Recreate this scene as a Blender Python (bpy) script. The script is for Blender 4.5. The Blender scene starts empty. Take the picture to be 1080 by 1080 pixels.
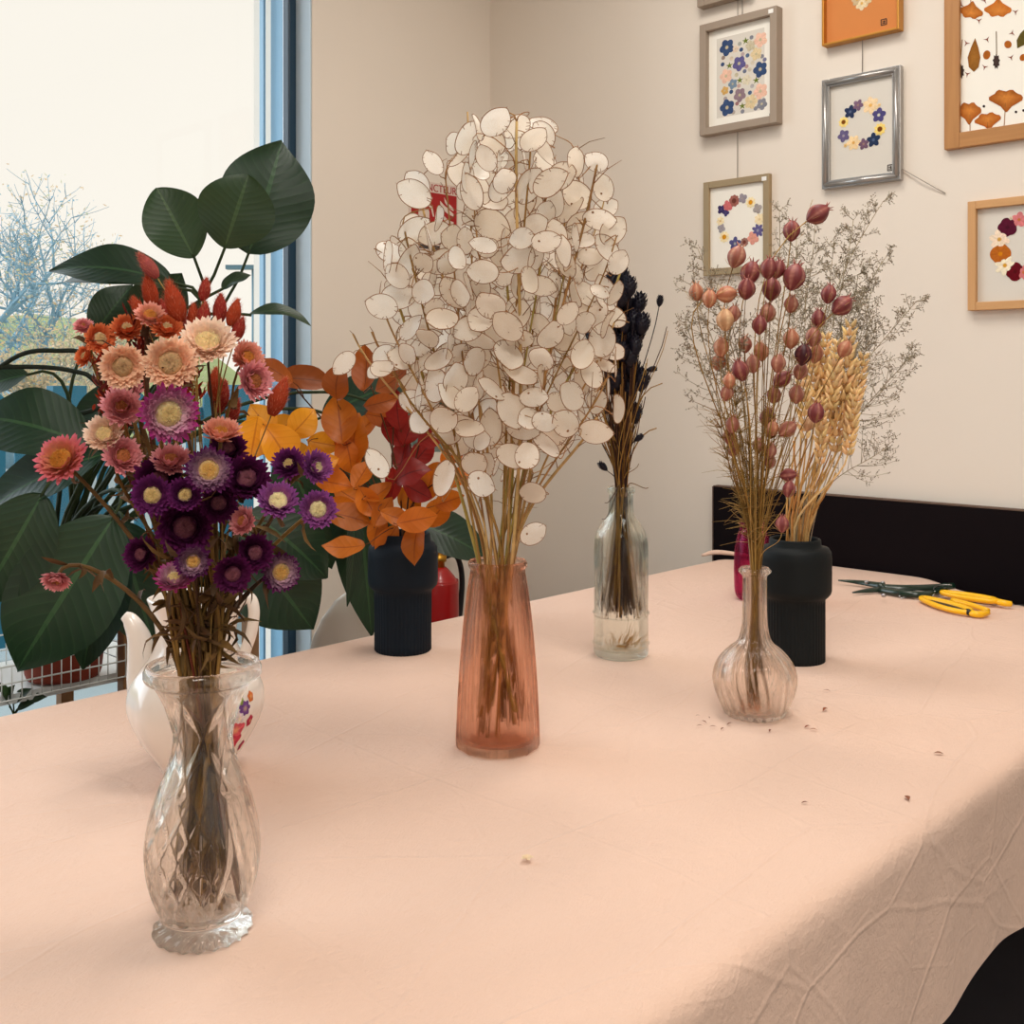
import bpy, math, random
from mathutils import Vector as V, Matrix, noise

random.seed(7)
R = random.random
def U(a, b): return a + (b - a) * random.random()
PI = math.pi
C = bpy.context.scene.collection

# ------------------------------------------------------------------ camera
F = 1153.7                               # focal length for a 1080 px wide frame
HOR = 398.0                              # the horizon sits above the middle: level camera with a lens shift
YAW = math.atan(1100 / F)
CAM = V((0, 0, 1.23))
HX = V((math.cos(YAW), math.sin(YAW), 0))
RT = V((math.sin(YAW), -math.cos(YAW), 0))
UP = V((0, 0, 1))
FW, CU = HX, UP

def ray(px, py): return FW + RT * ((px - 540) / F) + CU * ((HOR - py) / F)
def PT(px, py, t): return CAM + ray(px, py) * t
def PZ(px, py, z):
    d = ray(px, py); return CAM + d * ((z - CAM.z) / d.z)
def PX(px, py, x):
    d = ray(px, py); return CAM + d * (x / d.x)
def PY(px, py, y):
    d = ray(px, py); return CAM + d * (y / d.y)
def depth(p): return (p - CAM).dot(FW)
def proj(p):
    r = p - CAM; t = r.dot(FW)
    return 540 + F * r.dot(RT) / t, HOR - F * r.dot(CU) / t
def zat(p, py): return CAM.z + depth(p) * (HOR - py) / F

cd = bpy.data.cameras.new('camera'); cam = bpy.data.objects.new('camera', cd); C.objects.link(cam)
cam.location = CAM; cam.rotation_euler = (PI / 2, 0, YAW - PI / 2)
cd.sensor_width = 36; cd.lens = 36 * F / 1080; cd.clip_start = 0.02; cd.shift_y = -(540 - HOR) / 1080
bpy.context.scene.camera = cam

# ------------------------------------------------------------------ materials
def lin(c):
    return tuple(((x / 255) / 12.92 if x / 255 < .04045 else ((x / 255 + .055) / 1.055) ** 2.4) for x in c)
def rgba(c): return (*lin(c), 1)

def mat(name):
    m = bpy.data.materials.new(name); m.use_nodes = True
    nt = m.node_tree; nt.nodes.clear()
    o = nt.nodes.new('ShaderNodeOutputMaterial')
    return m, nt, o
def N(nt, t, **kw):
    n = nt.nodes.new(t)
    for k, v in kw.items():
        if hasattr(n, k): setattr(n, k, v)
        else: n.inputs[k.replace('_', ' ')].default_value = v
    return n
def L(nt, a, b): nt.links.new(a, b)

def plain(name, c, rough=.5, metal=0, var=0.0, scale=20, bump=0, bscale=60, spec=.5, coat=0):
    m, nt, o = mat(name)
    p = N(nt, 'ShaderNodeBsdfPrincipled', Roughness=rough, Metallic=metal)
    p.inputs['Specular IOR Level'].default_value = spec
    p.inputs['Coat Weight'].default_value = coat
    p.inputs['Base Color'].default_value = rgba(c)
    tc = N(nt, 'ShaderNodeTexCoord')
    if var:
        nz = N(nt, 'ShaderNodeTexNoise', Scale=scale, Detail=5.0); L(nt, tc.outputs['Object'], nz.inputs['Vector'])
        mx = N(nt, 'ShaderNodeMix', data_type='RGBA')
        d = [max(0, x * (1 - var)) for x in lin(c)]; b = [min(1, x * (1 + var)) for x in lin(c)]
        mx.inputs[6].default_value = (*d, 1); mx.inputs[7].default_value = (*b, 1)
        L(nt, nz.outputs['Fac'], mx.inputs[0]); L(nt, mx.outputs[2], p.inputs['Base Color'])
    if bump:
        n2 = N(nt, 'ShaderNodeTexNoise', Scale=bscale, Detail=4.0); L(nt, tc.outputs['Object'], n2.inputs['Vector'])
        bp = N(nt, 'ShaderNodeBump', Strength=bump, Distance=.002)
        L(nt, n2.outputs['Fac'], bp.inputs['Height']); L(nt, bp.outputs[0], p.inputs['Normal'])
    L(nt, p.outputs[0], o.inputs[0])
    return m

def vcol(name, trans=.3, rough=.65, spec=.3, var=.25, scale=90):
    """surface with its colour stored per vertex, haze included on the trees"""
    m, nt, o = mat(name)
    at = N(nt, 'ShaderNodeAttribute', attribute_name='Col')
    tc = N(nt, 'ShaderNodeTexCoord')
    nz = N(nt, 'ShaderNodeTexNoise', Scale=scale, Detail=3.0); L(nt, tc.outputs['Object'], nz.inputs['Vector'])
    mr = N(nt, 'ShaderNodeMapRange'); mr.inputs[3].default_value = 1 - var; mr.inputs[4].default_value = 1 + var
    L(nt, nz.outputs['Fac'], mr.inputs[0])
    vm = N(nt, 'ShaderNodeVectorMath', operation='SCALE'); L(nt, at.outputs['Color'], vm.inputs[0]); L(nt, mr.outputs[0], vm.inputs['Scale'])
    p = N(nt, 'ShaderNodeBsdfPrincipled', Roughness=rough); p.inputs['Specular IOR Level'].default_value = spec
    L(nt, vm.outputs[0], p.inputs['Base Color'])
    if trans:
        tr = N(nt, 'ShaderNodeBsdfTranslucent'); L(nt, vm.outputs[0], tr.inputs['Color'])
        mx = N(nt, 'ShaderNodeMixShader', Fac=trans)
        L(nt, p.outputs[0], mx.inputs[1]); L(nt, tr.outputs[0], mx.inputs[2]); L(nt, mx.outputs[0], o.inputs[0])
    else: L(nt, p.outputs[0], o.inputs[0])
    return m

def glass(name, c, clear=.5, ior=1.45, rough=.0, tint=None):
    m, nt, o = mat(name)
    g = N(nt, 'ShaderNodeBsdfGlass', IOR=ior, Roughness=rough); g.inputs['Color'].default_value = rgba(c)
    t = N(nt, 'ShaderNodeBsdfTransparent'); t.inputs['Color'].default_value = rgba(tint or c)
    mx = N(nt, 'ShaderNodeMixShader', Fac=clear)
    L(nt, g.outputs[0], mx.inputs[1]); L(nt, t.outputs[0], mx.inputs[2]); L(nt, mx.outputs[0], o.inputs[0])
    return m

M = {}
M['petal'] = vcol('dried_petal', .3, .7, .2, .18, 60)
M['dry'] = vcol('dry_stem', 0, .7, .2, .3, 120)
M['fuzz'] = vcol('fuzzy_grass', .35, .9, .1, .2, 200)
M['pod'] = vcol('papery_pod', .2, .5, .4, .15, 90)
M['ink'] = vcol('pressed_flower_colour', 0, .8, .1, .25, 160)
M['wall'] = plain('painted_wall', (227, 217, 205), .85, var=.025, scale=3, bump=.08, bscale=90, spec=.2)
M['ceil'] = plain('white_ceiling', (235, 230, 222), .9)
M['floor'] = plain('dark_floor', (60, 54, 56), .6, var=.2, scale=6)
M['navyframe'] = plain('dark_blue_metal', (22, 52, 72), .4, spec=.5)
M['bluegrey'] = plain('pale_blue_grey_metal', (120, 160, 185), .4)
M['revealblue'] = plain('pale_blue_reveal', (196, 214, 226), .45)
M['blackpanel'] = plain('black_panel', (14, 6, 9), .8, var=.15, scale=30, spec=.12)
M['edge'] = plain('brown_panel_edge', (96, 74, 60), .7)
M['navyceramic'] = plain('matte_navy_ceramic', (8, 22, 34), .62, var=.12, scale=25, bump=.05, bscale=200, spec=.2)
M['blackceramic'] = plain('matte_black_ceramic', (16, 21, 23), .62, var=.12, scale=25, bump=.05, bscale=200, spec=.2)
M['china'] = plain('white_china', (238, 230, 222), .18, spec=.5, coat=.3)
M['plastic_w'] = plain('white_plastic', (236, 230, 220), .35)
M['red'] = plain('red_enamel', (170, 16, 18), .3, coat=.3)
M['brass'] = plain('brass_valve', (190, 140, 50), .35, .8)
M['blackrub'] = plain('black_rubber', (16, 14, 16), .5)
M['terra'] = plain('terracotta', (142, 58, 36), .75, var=.15, scale=18)
M['wire'] = plain('white_wire', (220, 228, 228), .35)
M['wood'] = plain('pale_wood', (176, 132, 84), .55, var=.12, scale=14)
M['pinewood'] = plain('tan_wood', (150, 108, 68), .6, var=.15, scale=12)
M['yellow'] = plain('yellow_plastic', (250, 190, 10), .35)
M['darkgreen'] = plain('dark_green_lacquer', (10, 40, 28), .3, coat=.3)
M['steel'] = plain('steel', (170, 170, 172), .3, .9)
M['paper'] = plain('white_paper', (240, 236, 226), .9)
M['greymat'] = plain('pale_grey_paper', (214, 208, 198), .9, var=.03, scale=15)
M['orangemat'] = plain('orange_paper', (205, 128, 66), .85, var=.05, scale=20)
M['taupe'] = plain('taupe_paint', (156, 140, 124), .55, var=.06, scale=40)
M['silver'] = plain('silver_frame', (176, 174, 172), .32, .75)
M['champagne'] = plain('champagne_frame', (166, 144, 110), .4, .4)
M['gold'] = plain('gold_frame', (196, 138, 56), .4, .5)
M['stickers'] = plain('white_sticker', (240, 238, 234), .7)
M['inkblack'] = plain('stamp_ink', (52, 42, 40), .8)
M['signwhite'] = plain('sign_plate', (214, 196, 184), .6)
M['signred'] = plain('sign_red', (160, 10, 16), .5)
M['signdark'] = plain('sign_dark', (60, 52, 52), .5)
M['nylon'] = plain('nylon_wire', (150, 140, 130), .3)
M['teal'] = plain('teal_paint', (20, 106, 134), .6, var=.15, scale=5)
M['concrete'] = plain('pale_concrete', (150, 165, 170), .9, var=.1, scale=2)
M['lawn'] = plain('lawn_bank', (150, 164, 112), .95, var=.3, scale=2)
M['lamppost'] = plain('pale_metal_post', (96, 130, 146), .5)
M['soil'] = plain('potting_soil', (40, 28, 20), .95, var=.4, scale=80)
def panemat():
    m, nt, o = mat('window_glass')
    t = N(nt, 'ShaderNodeBsdfTransparent'); g = N(nt, 'ShaderNodeBsdfGlossy', Roughness=.0); fr = N(nt, 'ShaderNodeFresnel', IOR=1.25)
    mx = N(nt, 'ShaderNodeMixShader'); L(nt, fr.outputs[0], mx.inputs[0]); L(nt, t.outputs[0], mx.inputs[1]); L(nt, g.outputs[0], mx.inputs[2]); L(nt, mx.outputs[0], o.inputs[0])
    return m
M['pane'] = panemat()
M['crystal'] = glass('cut_crystal', (253, 252, 250), .25, 1.46)
M['pinkglass'] = glass('pink_glass', (250, 235, 226), .35, 1.28)
M['clearglass'] = glass('clear_glass', (251, 253, 251), .5, 1.4)
M['carafeglass'] = glass('warm_clear_glass', (253, 250, 247), .4, 1.42)
M['magenta'] = glass('magenta_glass', (232, 170, 200), .5, 1.35)
M['lamp'] = plain('lamp_housing', (240, 240, 240), .5)

# lunaria membrane
def pearl():
    m, nt, o = mat('pearly_membrane')
    tc = N(nt, 'ShaderNodeTexCoord')
    nz = N(nt, 'ShaderNodeTexNoise', Scale=55.0, Detail=4.0); L(nt, tc.outputs['Object'], nz.inputs['Vector'])
    oi = N(nt, 'ShaderNodeObjectInfo')
    cr = N(nt, 'ShaderNodeValToRGB'); e = cr.color_ramp.elements
    e[0].position = .3; e[0].color = rgba((242, 230, 212)); e[1].position = .6; e[1].color = rgba((253, 249, 242))
    L(nt, nz.outputs['Fac'], cr.inputs[0])
    hs = N(nt, 'ShaderNodeMix', data_type='RGBA'); hs.inputs[7].default_value = rgba((244, 228, 204))
    mr = N(nt, 'ShaderNodeMapRange'); mr.inputs[4].default_value = .45
    L(nt, oi.outputs['Random'], mr.inputs[0]); L(nt, mr.outputs[0], hs.inputs[0]); L(nt, cr.outputs[0], hs.inputs[6])
    p = N(nt, 'ShaderNodeBsdfPrincipled', Roughness=.38); p.inputs['Specular IOR Level'].default_value = .5
    t = N(nt, 'ShaderNodeBsdfTranslucent')
    tr = N(nt, 'ShaderNodeBsdfTransparent')
    L(nt, hs.outputs[2], p.inputs['Base Color']); L(nt, hs.outputs[2], t.inputs['Color'])
    mx = N(nt, 'ShaderNodeMixShader', Fac=.5); L(nt, p.outputs[0], mx.inputs[1]); L(nt, t.outputs[0], mx.inputs[2])
    m2 = N(nt, 'ShaderNodeMixShader', Fac=.08); L(nt, mx.outputs[0], m2.inputs[1]); L(nt, tr.outputs[0], m2.inputs[2])
    L(nt, m2.outputs[0], o.inputs[0])
    return m
M['pearl'] = pearl()
M['podrim'] = plain('pod_rim', (146, 102, 62), .7)

def leafmat(name, c1, c2, rib, trans, veins, rough=.4, tcol=None):
    m, nt, o = mat(name)
    uv = N(nt, 'ShaderNodeUVMap'); s = N(nt, 'ShaderNodeSeparateXYZ'); L(nt, uv.outputs[0], s.inputs[0])
    def math_(op, a, b=None):
        n = N(nt, 'ShaderNodeMath', operation=op)
        for i, x in enumerate((a, b)):
            if x is None: continue
            if isinstance(x, (int, float)): n.inputs[i].default_value = x
            else: L(nt, x, n.inputs[i])
        return n.outputs[0]
    v = math_('MULTIPLY', math_('ABSOLUTE', math_('SUBTRACT', s.outputs[1], .5)), 2.0)
    ph = math_('SUBTRACT', math_('MULTIPLY', s.outputs[0], veins), math_('MULTIPLY', v, veins * .22))
    w = math_('ABSOLUTE', math_('SINE', ph))
    line = math_('POWER', math_('SUBTRACT', 1.0, w), 5.0)
    mid = math_('LESS_THAN', v, .05)
    f = math_('MAXIMUM', math_('MULTIPLY', line, .3), mid)
    tc = N(nt, 'ShaderNodeTexCoord'); nz = N(nt, 'ShaderNodeTexNoise', Scale=14.0); L(nt, tc.outputs['Object'], nz.inputs['Vector'])
    a = N(nt, 'ShaderNodeMix', data_type='RGBA'); a.inputs[6].default_value = rgba(c1); a.inputs[7].default_value = rgba(c2)
    L(nt, nz.outputs['Fac'], a.inputs[0])
    b = N(nt, 'ShaderNodeMix', data_type='RGBA'); b.inputs[7].default_value = rgba(rib); L(nt, f, b.inputs[0]); L(nt, a.outputs[2], b.inputs[6])
    oi = N(nt, 'ShaderNodeObjectInfo'); hv = N(nt, 'ShaderNodeHueSaturation'); mr = N(nt, 'ShaderNodeMapRange'); mr.inputs[3].default_value = .72; mr.inputs[4].default_value = 1.12
    L(nt, oi.outputs['Random'], mr.inputs[0]); L(nt, mr.outputs[0], hv.inputs['Value']); L(nt, b.outputs[2], hv.inputs['Color']); b = hv
    p = N(nt, 'ShaderNodeBsdfPrincipled', Roughness=rough); L(nt, b.outputs[0], p.inputs['Base Color'])
    bp = N(nt, 'ShaderNodeBump', Strength=.16, Distance=.002); L(nt, w, bp.inputs['Height']); L(nt, bp.outputs[0], p.inputs['Normal'])
    t = N(nt, 'ShaderNodeBsdfTranslucent')
    if tcol: t.inputs['Color'].default_value = rgba(tcol)
    else: L(nt, b.outputs[0], t.inputs['Color'])
    mx = N(nt, 'ShaderNodeMixShader', Fac=trans)
    L(nt, p.outputs[0], mx.inputs[1]); L(nt, t.outputs[0], mx.inputs[2]); L(nt, mx.outputs[0], o.inputs[0])
    return m
M['bigleaf'] = leafmat('glossy_green_leaf', (10, 38, 24), (20, 54, 32), (46, 82, 48), .14, 42, .45, tcol=(50, 74, 34))
M['paleleaf'] = leafmat('thin_green_leaf', (26, 48, 34), (38, 60, 38), (66, 90, 56), .25, 42, .42, tcol=(70, 92, 48))
M['beech_yellow'] = leafmat('yellow_beech_leaf', (222, 140, 18), (236, 164, 40), (200, 120, 22), .4, 20, .5)
M['beech_orange'] = leafmat('orange_beech_leaf', (196, 100, 12), (214, 122, 26), (172, 84, 14), .38, 20, .5)
M['beech_brown'] = leafmat('brown_orange_beech_leaf', (150, 72, 18), (176, 90, 28), (132, 62, 18), .35, 20, .5)
M['beech_red'] = leafmat('red_leaf', (126, 14, 14), (168, 34, 22), (108, 10, 12), .35, 20, .5)

def clothmat():
    m, nt, o = mat('peach_cotton_cloth')
    tc = N(nt, 'ShaderNodeTexCoord')
    p = N(nt, 'ShaderNodeBsdfPrincipled', Roughness=.9); p.inputs['Specular IOR Level'].default_value = .15
    p.inputs['Sheen Weight'].default_value = .15
    nz = N(nt, 'ShaderNodeTexNoise', Scale=3.0, Detail=6.0); L(nt, tc.outputs['Object'], nz.inputs['Vector'])
    cm = N(nt, 'ShaderNodeMix', data_type='RGBA'); cm.inputs[6].default_value = rgba((222, 188, 168)); cm.inputs[7].default_value = rgba((232, 200, 181))
    L(nt, nz.outputs['Fac'], cm.inputs[0]); L(nt, cm.outputs[2], p.inputs['Base Color'])
    # crumples
    def mapped(rot, sc):
        mp = N(nt, 'ShaderNodeMapping'); mp.inputs['Rotation'].default_value = (0, 0, rot); mp.inputs['Scale'].default_value = sc
        L(nt, tc.outputs['Object'], mp.inputs['Vector']); return mp
    dn = N(nt, 'ShaderNodeTexNoise', Scale=2.2, Detail=3.0); L(nt, tc.outputs['Object'], dn.inputs['Vector'])
    def crease(rot, sc, scale, width):
        mp = mapped(rot, sc)
        ad = N(nt, 'ShaderNodeVectorMath', operation='MULTIPLY_ADD'); ad.inputs[1].default_value = (.07, .07, .07)
        L(nt, dn.outputs['Color'], ad.inputs[0]); L(nt, mp.outputs[0], ad.inputs[2])
        vo = N(nt, 'ShaderNodeTexVoronoi', feature='DISTANCE_TO_EDGE', Scale=scale); L(nt, ad.outputs[0], vo.inputs['Vector'])
        mr = N(nt, 'ShaderNodeMapRange', interpolation_type='SMOOTHSTEP'); mr.inputs[2].default_value = width
        mr.inputs[3].default_value = 1; mr.inputs[4].default_value = 0
        L(nt, vo.outputs['Distance'], mr.inputs[0]); return mr.outputs[0]
    c1 = crease(.35, (1, .4, 1), 3.0, .014)
    c2 = crease(-.75, (.5, 1.2, 1), 4.4, .016)
    c3 = crease(.15, (1, .8, 1), 9.0, .03)
    n1 = N(nt, 'ShaderNodeTexNoise', Scale=7.0, Detail=10.0, Roughness=.72, Distortion=.15); L(nt, mapped(.5, (1, 1.5, 1)).outputs[0], n1.inputs['Vector'])
    n2 = N(nt, 'ShaderNodeTexNoise', Scale=420.0, Detail=2.0); L(nt, tc.outputs['Object'], n2.inputs['Vector'])
    def ma(op, a, b):
        n = N(nt, 'ShaderNodeMath', operation=op)
        for i, x in enumerate((a, b)):
            if isinstance(x, (int, float)): n.inputs[i].default_value = x
            else: L(nt, x, n.inputs[i])
        return n.outputs[0]
    h = ma('ADD', ma('ADD', ma('MULTIPLY', c1, .09), ma('MULTIPLY', c3, .035)), ma('MULTIPLY', c2, .10))
    h = ma('ADD', h, ma('MULTIPLY', n1.outputs['Fac'], 1.15))
    h = ma('ADD', h, ma('MULTIPLY', n2.outputs['Fac'], .03))
    bp = N(nt, 'ShaderNodeBump', Strength=.8, Distance=.009)
    L(nt, h, bp.inputs['Height']); L(nt, bp.outputs[0], p.inputs['Normal'])
    L(nt, p.outputs[0], o.inputs[0]); return m
M['cloth'] = clothmat()

def woodmat(name, c1, c2, axis):
    m, nt, o = mat(name)
    tc = N(nt, 'ShaderNodeTexCoord'); mp = N(nt, 'ShaderNodeMapping'); sc = [90, 90, 90]; sc[axis] = 5
    mp.inputs['Scale'].default_value = sc; L(nt, tc.outputs['Object'], mp.inputs['Vector'])
    nz = N(nt, 'ShaderNodeTexNoise', Scale=1.0, Detail=5.0); L(nt, mp.outputs[0], nz.inputs['Vector'])
    mx = N(nt, 'ShaderNodeMix', data_type='RGBA'); mx.inputs[6].default_value = rgba(c1); mx.inputs[7].default_value = rgba(c2)
    L(nt, nz.outputs['Fac'], mx.inputs[0])
    p = N(nt, 'ShaderNodeBsdfPrincipled', Roughness=.5); L(nt, mx.outputs[2], p.inputs['Base Color']); L(nt, p.outputs[0], o.inputs[0])
    return m
M['oak_z'] = woodmat('oak_upright', (158, 106, 58), (192, 140, 84), 2)
M['oak_y'] = woodmat('oak_rail', (158, 106, 58), (192, 140, 84), 1)
M['lightoak_z'] = woodmat('light_oak_upright', (188, 138, 88), (212, 166, 114), 2)
M['lightoak_y'] = woodmat('light_oak_rail', (188, 138, 88), (212, 166, 114), 1)

# ------------------------------------------------------------------ mesh builder
class MB:
    def __init__(s): s.v = []; s.f = []; s.mi = []; s.c = []; s.uv = []
    def add(s, vs, fs, col=None, mi=0, uv=None):
        b = len(s.v); s.v += [V(x) for x in vs]
        n = len(vs)
        if isinstance(col, list): s.c += col
        else: s.c += [col or (1, 1, 1)] * n
        s.uv += uv or [(0, 0)] * n
        for f in fs: s.f.append([b + i for i in f]); s.mi.append(mi)
    def box(s, c, d, rot=None, col=None, mi=0):
        c = V(c); h = V(d) / 2; vs = []
        for z in (-1, 1):
            for y in (-1, 1):
                for x in (-1, 1):
                    q = V((x * h.x, y * h.y, z * h.z)); q = rot @ q if rot else q; vs.append(c + q)
        s.add(vs, [(0, 2, 3, 1), (4, 5, 7, 6), (0, 1, 5, 4), (2, 6, 7, 3), (0, 4, 6, 2), (1, 3, 7, 5)], col, mi)
    def lathe(s, prof, seg=48, c=(0, 0, 0), rf=None, col=None, mi=0, ax=None):
        c = V(c); vs = []; fs = []; cs = []
        if ax is not None:
            q = V((0, 0, 1)).rotation_difference(V(ax).normalized())
        for j, pr in enumerate(prof):
            for i in range(seg):
                th = 2 * PI * i / seg; r, z = pr[0], pr[1]
                if rf: r = rf(th, z, r)
                p = V((r * math.cos(th), r * math.sin(th), z))
                vs.append(c + (q @ p if ax is not None else p)); cs.append(pr[2] if len(pr) > 2 else (col or (1, 1, 1)))
        for j in range(len(prof) - 1):
            for i in range(seg):
                k = (i + 1) % seg
                fs.append((j * seg + i, j * seg + k, (j + 1) * seg + k, (j + 1) * seg + i))
        fs.append(tuple(range(seg - 1, -1, -1))); m = (len(prof) - 1) * seg
        fs.append(tuple(range(m, m + seg)))
        s.add(vs, fs, cs, mi)
    def tube(s, pts, rad, sides=6, col=None, mi=0, flat=1.0, closed=False):
        pts = [V(p) for p in pts]; n = len(pts)
        rad = rad if isinstance(rad, list) else [rad] * n
        cols = col if isinstance(col, list) else [col or (1, 1, 1)] * n
        vs = []; cs = []; fs = []; u = None
        for i, p in enumerate(pts):
            if closed: t = pts[(i + 1) % n] - pts[i - 1]
            else: t = pts[min(i + 1, n - 1)] - pts[max(i - 1, 0)]
            if t.length < 1e-9: t = V((0, 0, 1))
            t.normalize()
            if u is None: u = t.orthogonal().normalized()
            else:
                u = u - t * u.dot(t)
                u = u.normalized() if u.length > 1e-6 else t.orthogonal().normalized()
            w = t.cross(u)
            for k in range(sides):
                a = 2 * PI * k / sides
                vs.append(p + (u * math.cos(a) + w * math.sin(a) * flat) * rad[i]); cs.append(cols[i])
        for i in range(n if closed else n - 1):
            j = (i + 1) % n
            for k in range(sides):
                l = (k + 1) % sides; fs.append((i * sides + k, i * sides + l, j * sides + l, j * sides + k))
        if not closed:
            fs.append(tuple(range(sides - 1, -1, -1))); fs.append(tuple(range((n - 1) * sides, n * sides)))
        s.add(vs, fs, cs, mi)
    def build(s, name, m, parent=None, smooth=True, world=True):
        me = bpy.data.meshes.new(name)
        off = parent_loc(parent) if (parent is not None and world) else V((0, 0, 0))
        me.from_pydata([tuple(p - off) for p in s.v], [], s.f)
        ms = m if isinstance(m, (list, tuple)) else [m]
        for x in ms: me.materials.append(x)
        me.polygons.foreach_set('material_index', s.mi)
        me.polygons.foreach_set('use_smooth', [smooth] * len(s.f))
        ca = me.color_attributes.new('Col', 'FLOAT_COLOR', 'POINT')
        flat = []
        for c in s.c: flat += [c[0], c[1], c[2], 1.0]
        ca.data.foreach_set('color', flat)
        ul = me.uv_layers.new(name='UVMap')
        li = [0] * len(me.loops); me.loops.foreach_get('vertex_index', li)
        fl = []
        for i in li: fl += s.uv[i]
        ul.data.foreach_set('uv', fl)
        me.update()
        o = bpy.data.objects.new(name, me); C.objects.link(o)
        if parent is not None: o.parent = parent
        return o

def parent_loc(o):
    p = V((0, 0, 0))
    while o is not None: p = p + o.location; o = o.parent
    return p
def tag(o, label, cat, group=None, kind=None):
    o['label'] = label; o['category'] = cat
    if group: o['group'] = group
    if kind: o['kind'] = kind
    return o
def thing(name, loc, label, cat, group=None):
    o = bpy.data.objects.new(name, None); C.objects.link(o); o.location = loc; o.empty_display_size = .02
    return tag(o, label, cat, group)
def struct(o): o['kind'] = 'structure'; return o
def bev(o, w=.003, seg=2):
    b = o.modifiers.new('bevel', 'BEVEL'); b.width = w; b.segments = seg; b.limit_method = 'ANGLE'; return o

def bez(a, b, c, d, n):
    out = []
    for i in range(n + 1):
        t = i / n; k = 1 - t
        out.append(a * k ** 3 + b * 3 * k * k * t + c * 3 * k * t * t + d * t ** 3)
    return out
def cat_rom(pts, n=5):
    pts = [V(p) for p in pts]; P = [pts[0] * 2 - pts[1]] + pts + [pts[-1] * 2 - pts[-2]]; out = []
    for i in range(1, len(P) - 2):
        a, b, c, d = P[i - 1:i + 3]
        for k in range(n):
            t = k / n
            out.append(.5 * ((2 * b) + (c - a) * t + (2 * a - 5 * b + 4 * c - d) * t * t + (3 * b - a - 3 * c + d) * t ** 3))
    out.append(pts[-1]); return out
def mixc(a, b, t): return tuple(x + (y - x) * t for x, y in zip(a, b))
def jit(c, k): 
    g = 1 + U(-k, k); return tuple(max(0, x * g * (1 + U(-k, k) * .3)) for x in c)

def leaf(mb, base, tip, nrm, W, bend=.1, fold=.15, wave=.0, nu=12, nv=6, peak=.5, tipsharp=1.0, mi=0, col=None):
    base, tip = V(base), V(tip); d = tip - base; ln = d.length; d.normalize()
    nrm = V(nrm); nrm = (nrm - d * nrm.dot(d)).normalized(); sd = nrm.cross(d).normalized()
    vs = []; uv = []; fs = []; ph = U(0, 6)
    for i in range(nu + 1):
        s = (i / nu + 2 * (1 - math.cos(PI * i / nu)) / 2) / 3
        e = math.log(.5) / math.log(peak)
        w = math.sin(PI * s ** e) ** (.62 if s ** e < .5 else .62 + .5 * tipsharp * (s ** e - .5) * 2) if 0 < s < 1 else 0.0
        w = max(w, .012)
        c = base + d * ln * s + nrm * (bend * ln * 4 * s * (1 - s)) 
        for j in range(nv + 1):
            q = j / nv * 2 - 1
            p = c + sd * (q * w * W / 2) + nrm * (abs(q) ** 1.3 * fold * w * W / 2) + nrm * wave * W * math.sin(ph + s * 11 + q * 1.5) * abs(q)
            vs.append(p); uv.append((s, j / nv))
    for i in range(nu):
        for j in range(nv):
            a = i * (nv + 1) + j; fs.append((a, a + 1, a + nv + 2, a + nv + 1))
    mb.add(vs, fs, col, mi, uv)

ORD = ['', 'second ', 'third ', 'fourth ', 'fifth ', 'sixth ', 'seventh ', 'eighth ', 'ninth ', 'tenth ', 'eleventh ', 'twelfth ',
       'thirteenth ', 'fourteenth ', 'fifteenth ', 'sixteenth ', 'seventeenth ', 'eighteenth ', 'nineteenth ', 'twentieth ']
def rank_labels(items, base, where):
    """items: (object, head point, descriptor); each label tells which one by its height in its half of the bunch"""
    px = [(o, *proj(h), d) for o, h, d in items]
    xs = sorted(p[1] for p in px); mid = xs[len(xs) // 2]
    for side in ('left', 'right'):
        q = [p for p in px if (p[1] < mid) == (side == 'left')]
        q.sort(key=lambda p: p[2])
        h = (len(q) + 1) // 2
        for i, p in enumerate(q):
            if i < h: pos = ORD[i] + 'highest'
            else: pos = ORD[len(q) - 1 - i] + 'lowest'
            p[0]['label'] = (p[3] + ' ' + base + ', ' + pos + ' on ' + where.replace('SIDE', side)).strip()

# ------------------------------------------------------------------ the room
XW, YW, ZC = 2.62, 2.60, 2.85
X0, Y0 = -2.4, -2.4
def slab(name, lo, hi, m):
    b = MB(); lo, hi = V(lo), V(hi); b.box((lo + hi) / 2, hi - lo); return struct(b.build(name, m, smooth=False))
slab('floor', (X0 - .2, Y0 - .2, -.1), (XW + .2, YW + .3, 0), M['floor'])
slab('ceiling', (X0 - .2, Y0 - .2, ZC), (XW + .2, YW + .3, ZC + .1), M['ceil'])
slab('wall_right', (XW, Y0 - .2, 0), (XW + .2, YW + .3, ZC), M['wall'])
slab('wall_left', (X0 - .2, Y0 - .2, 0), (X0, YW + .3, ZC), M['wall'])
b = MB()
for lo, hi in (((X0, 0), (-1.6, ZC)), ((2.0, 0), (XW, ZC)), ((-1.6, 0), (2.0, .5)), ((-1.6, 2.6), (2.0, ZC))):
    b.box(((lo[0] + hi[0]) / 2, Y0 - .1, (lo[1] + hi[1]) / 2), (hi[0] - lo[0], .2, hi[1] - lo[1]))
struct(b.build('wall_front', M['wall'], smooth=False))
w2 = bpy.data.objects.new('fill_window_2', None); C.objects.link(w2); w2.location = (.2, Y0 - .1, .5); struct(w2)  # added unseen window, lets in fill for the hanging cloth front
b = MB()
for x_ in (-1.575, .2, 1.975): b.box((x_, Y0 - .1, 1.55), (.05, .06, 2.1))
for z_ in (.525, 2.575): b.box((.2, Y0 - .1, z_), (3.6, .058, .05))
b.build('window_frame', M['navyframe'], w2, smooth=False)
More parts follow.
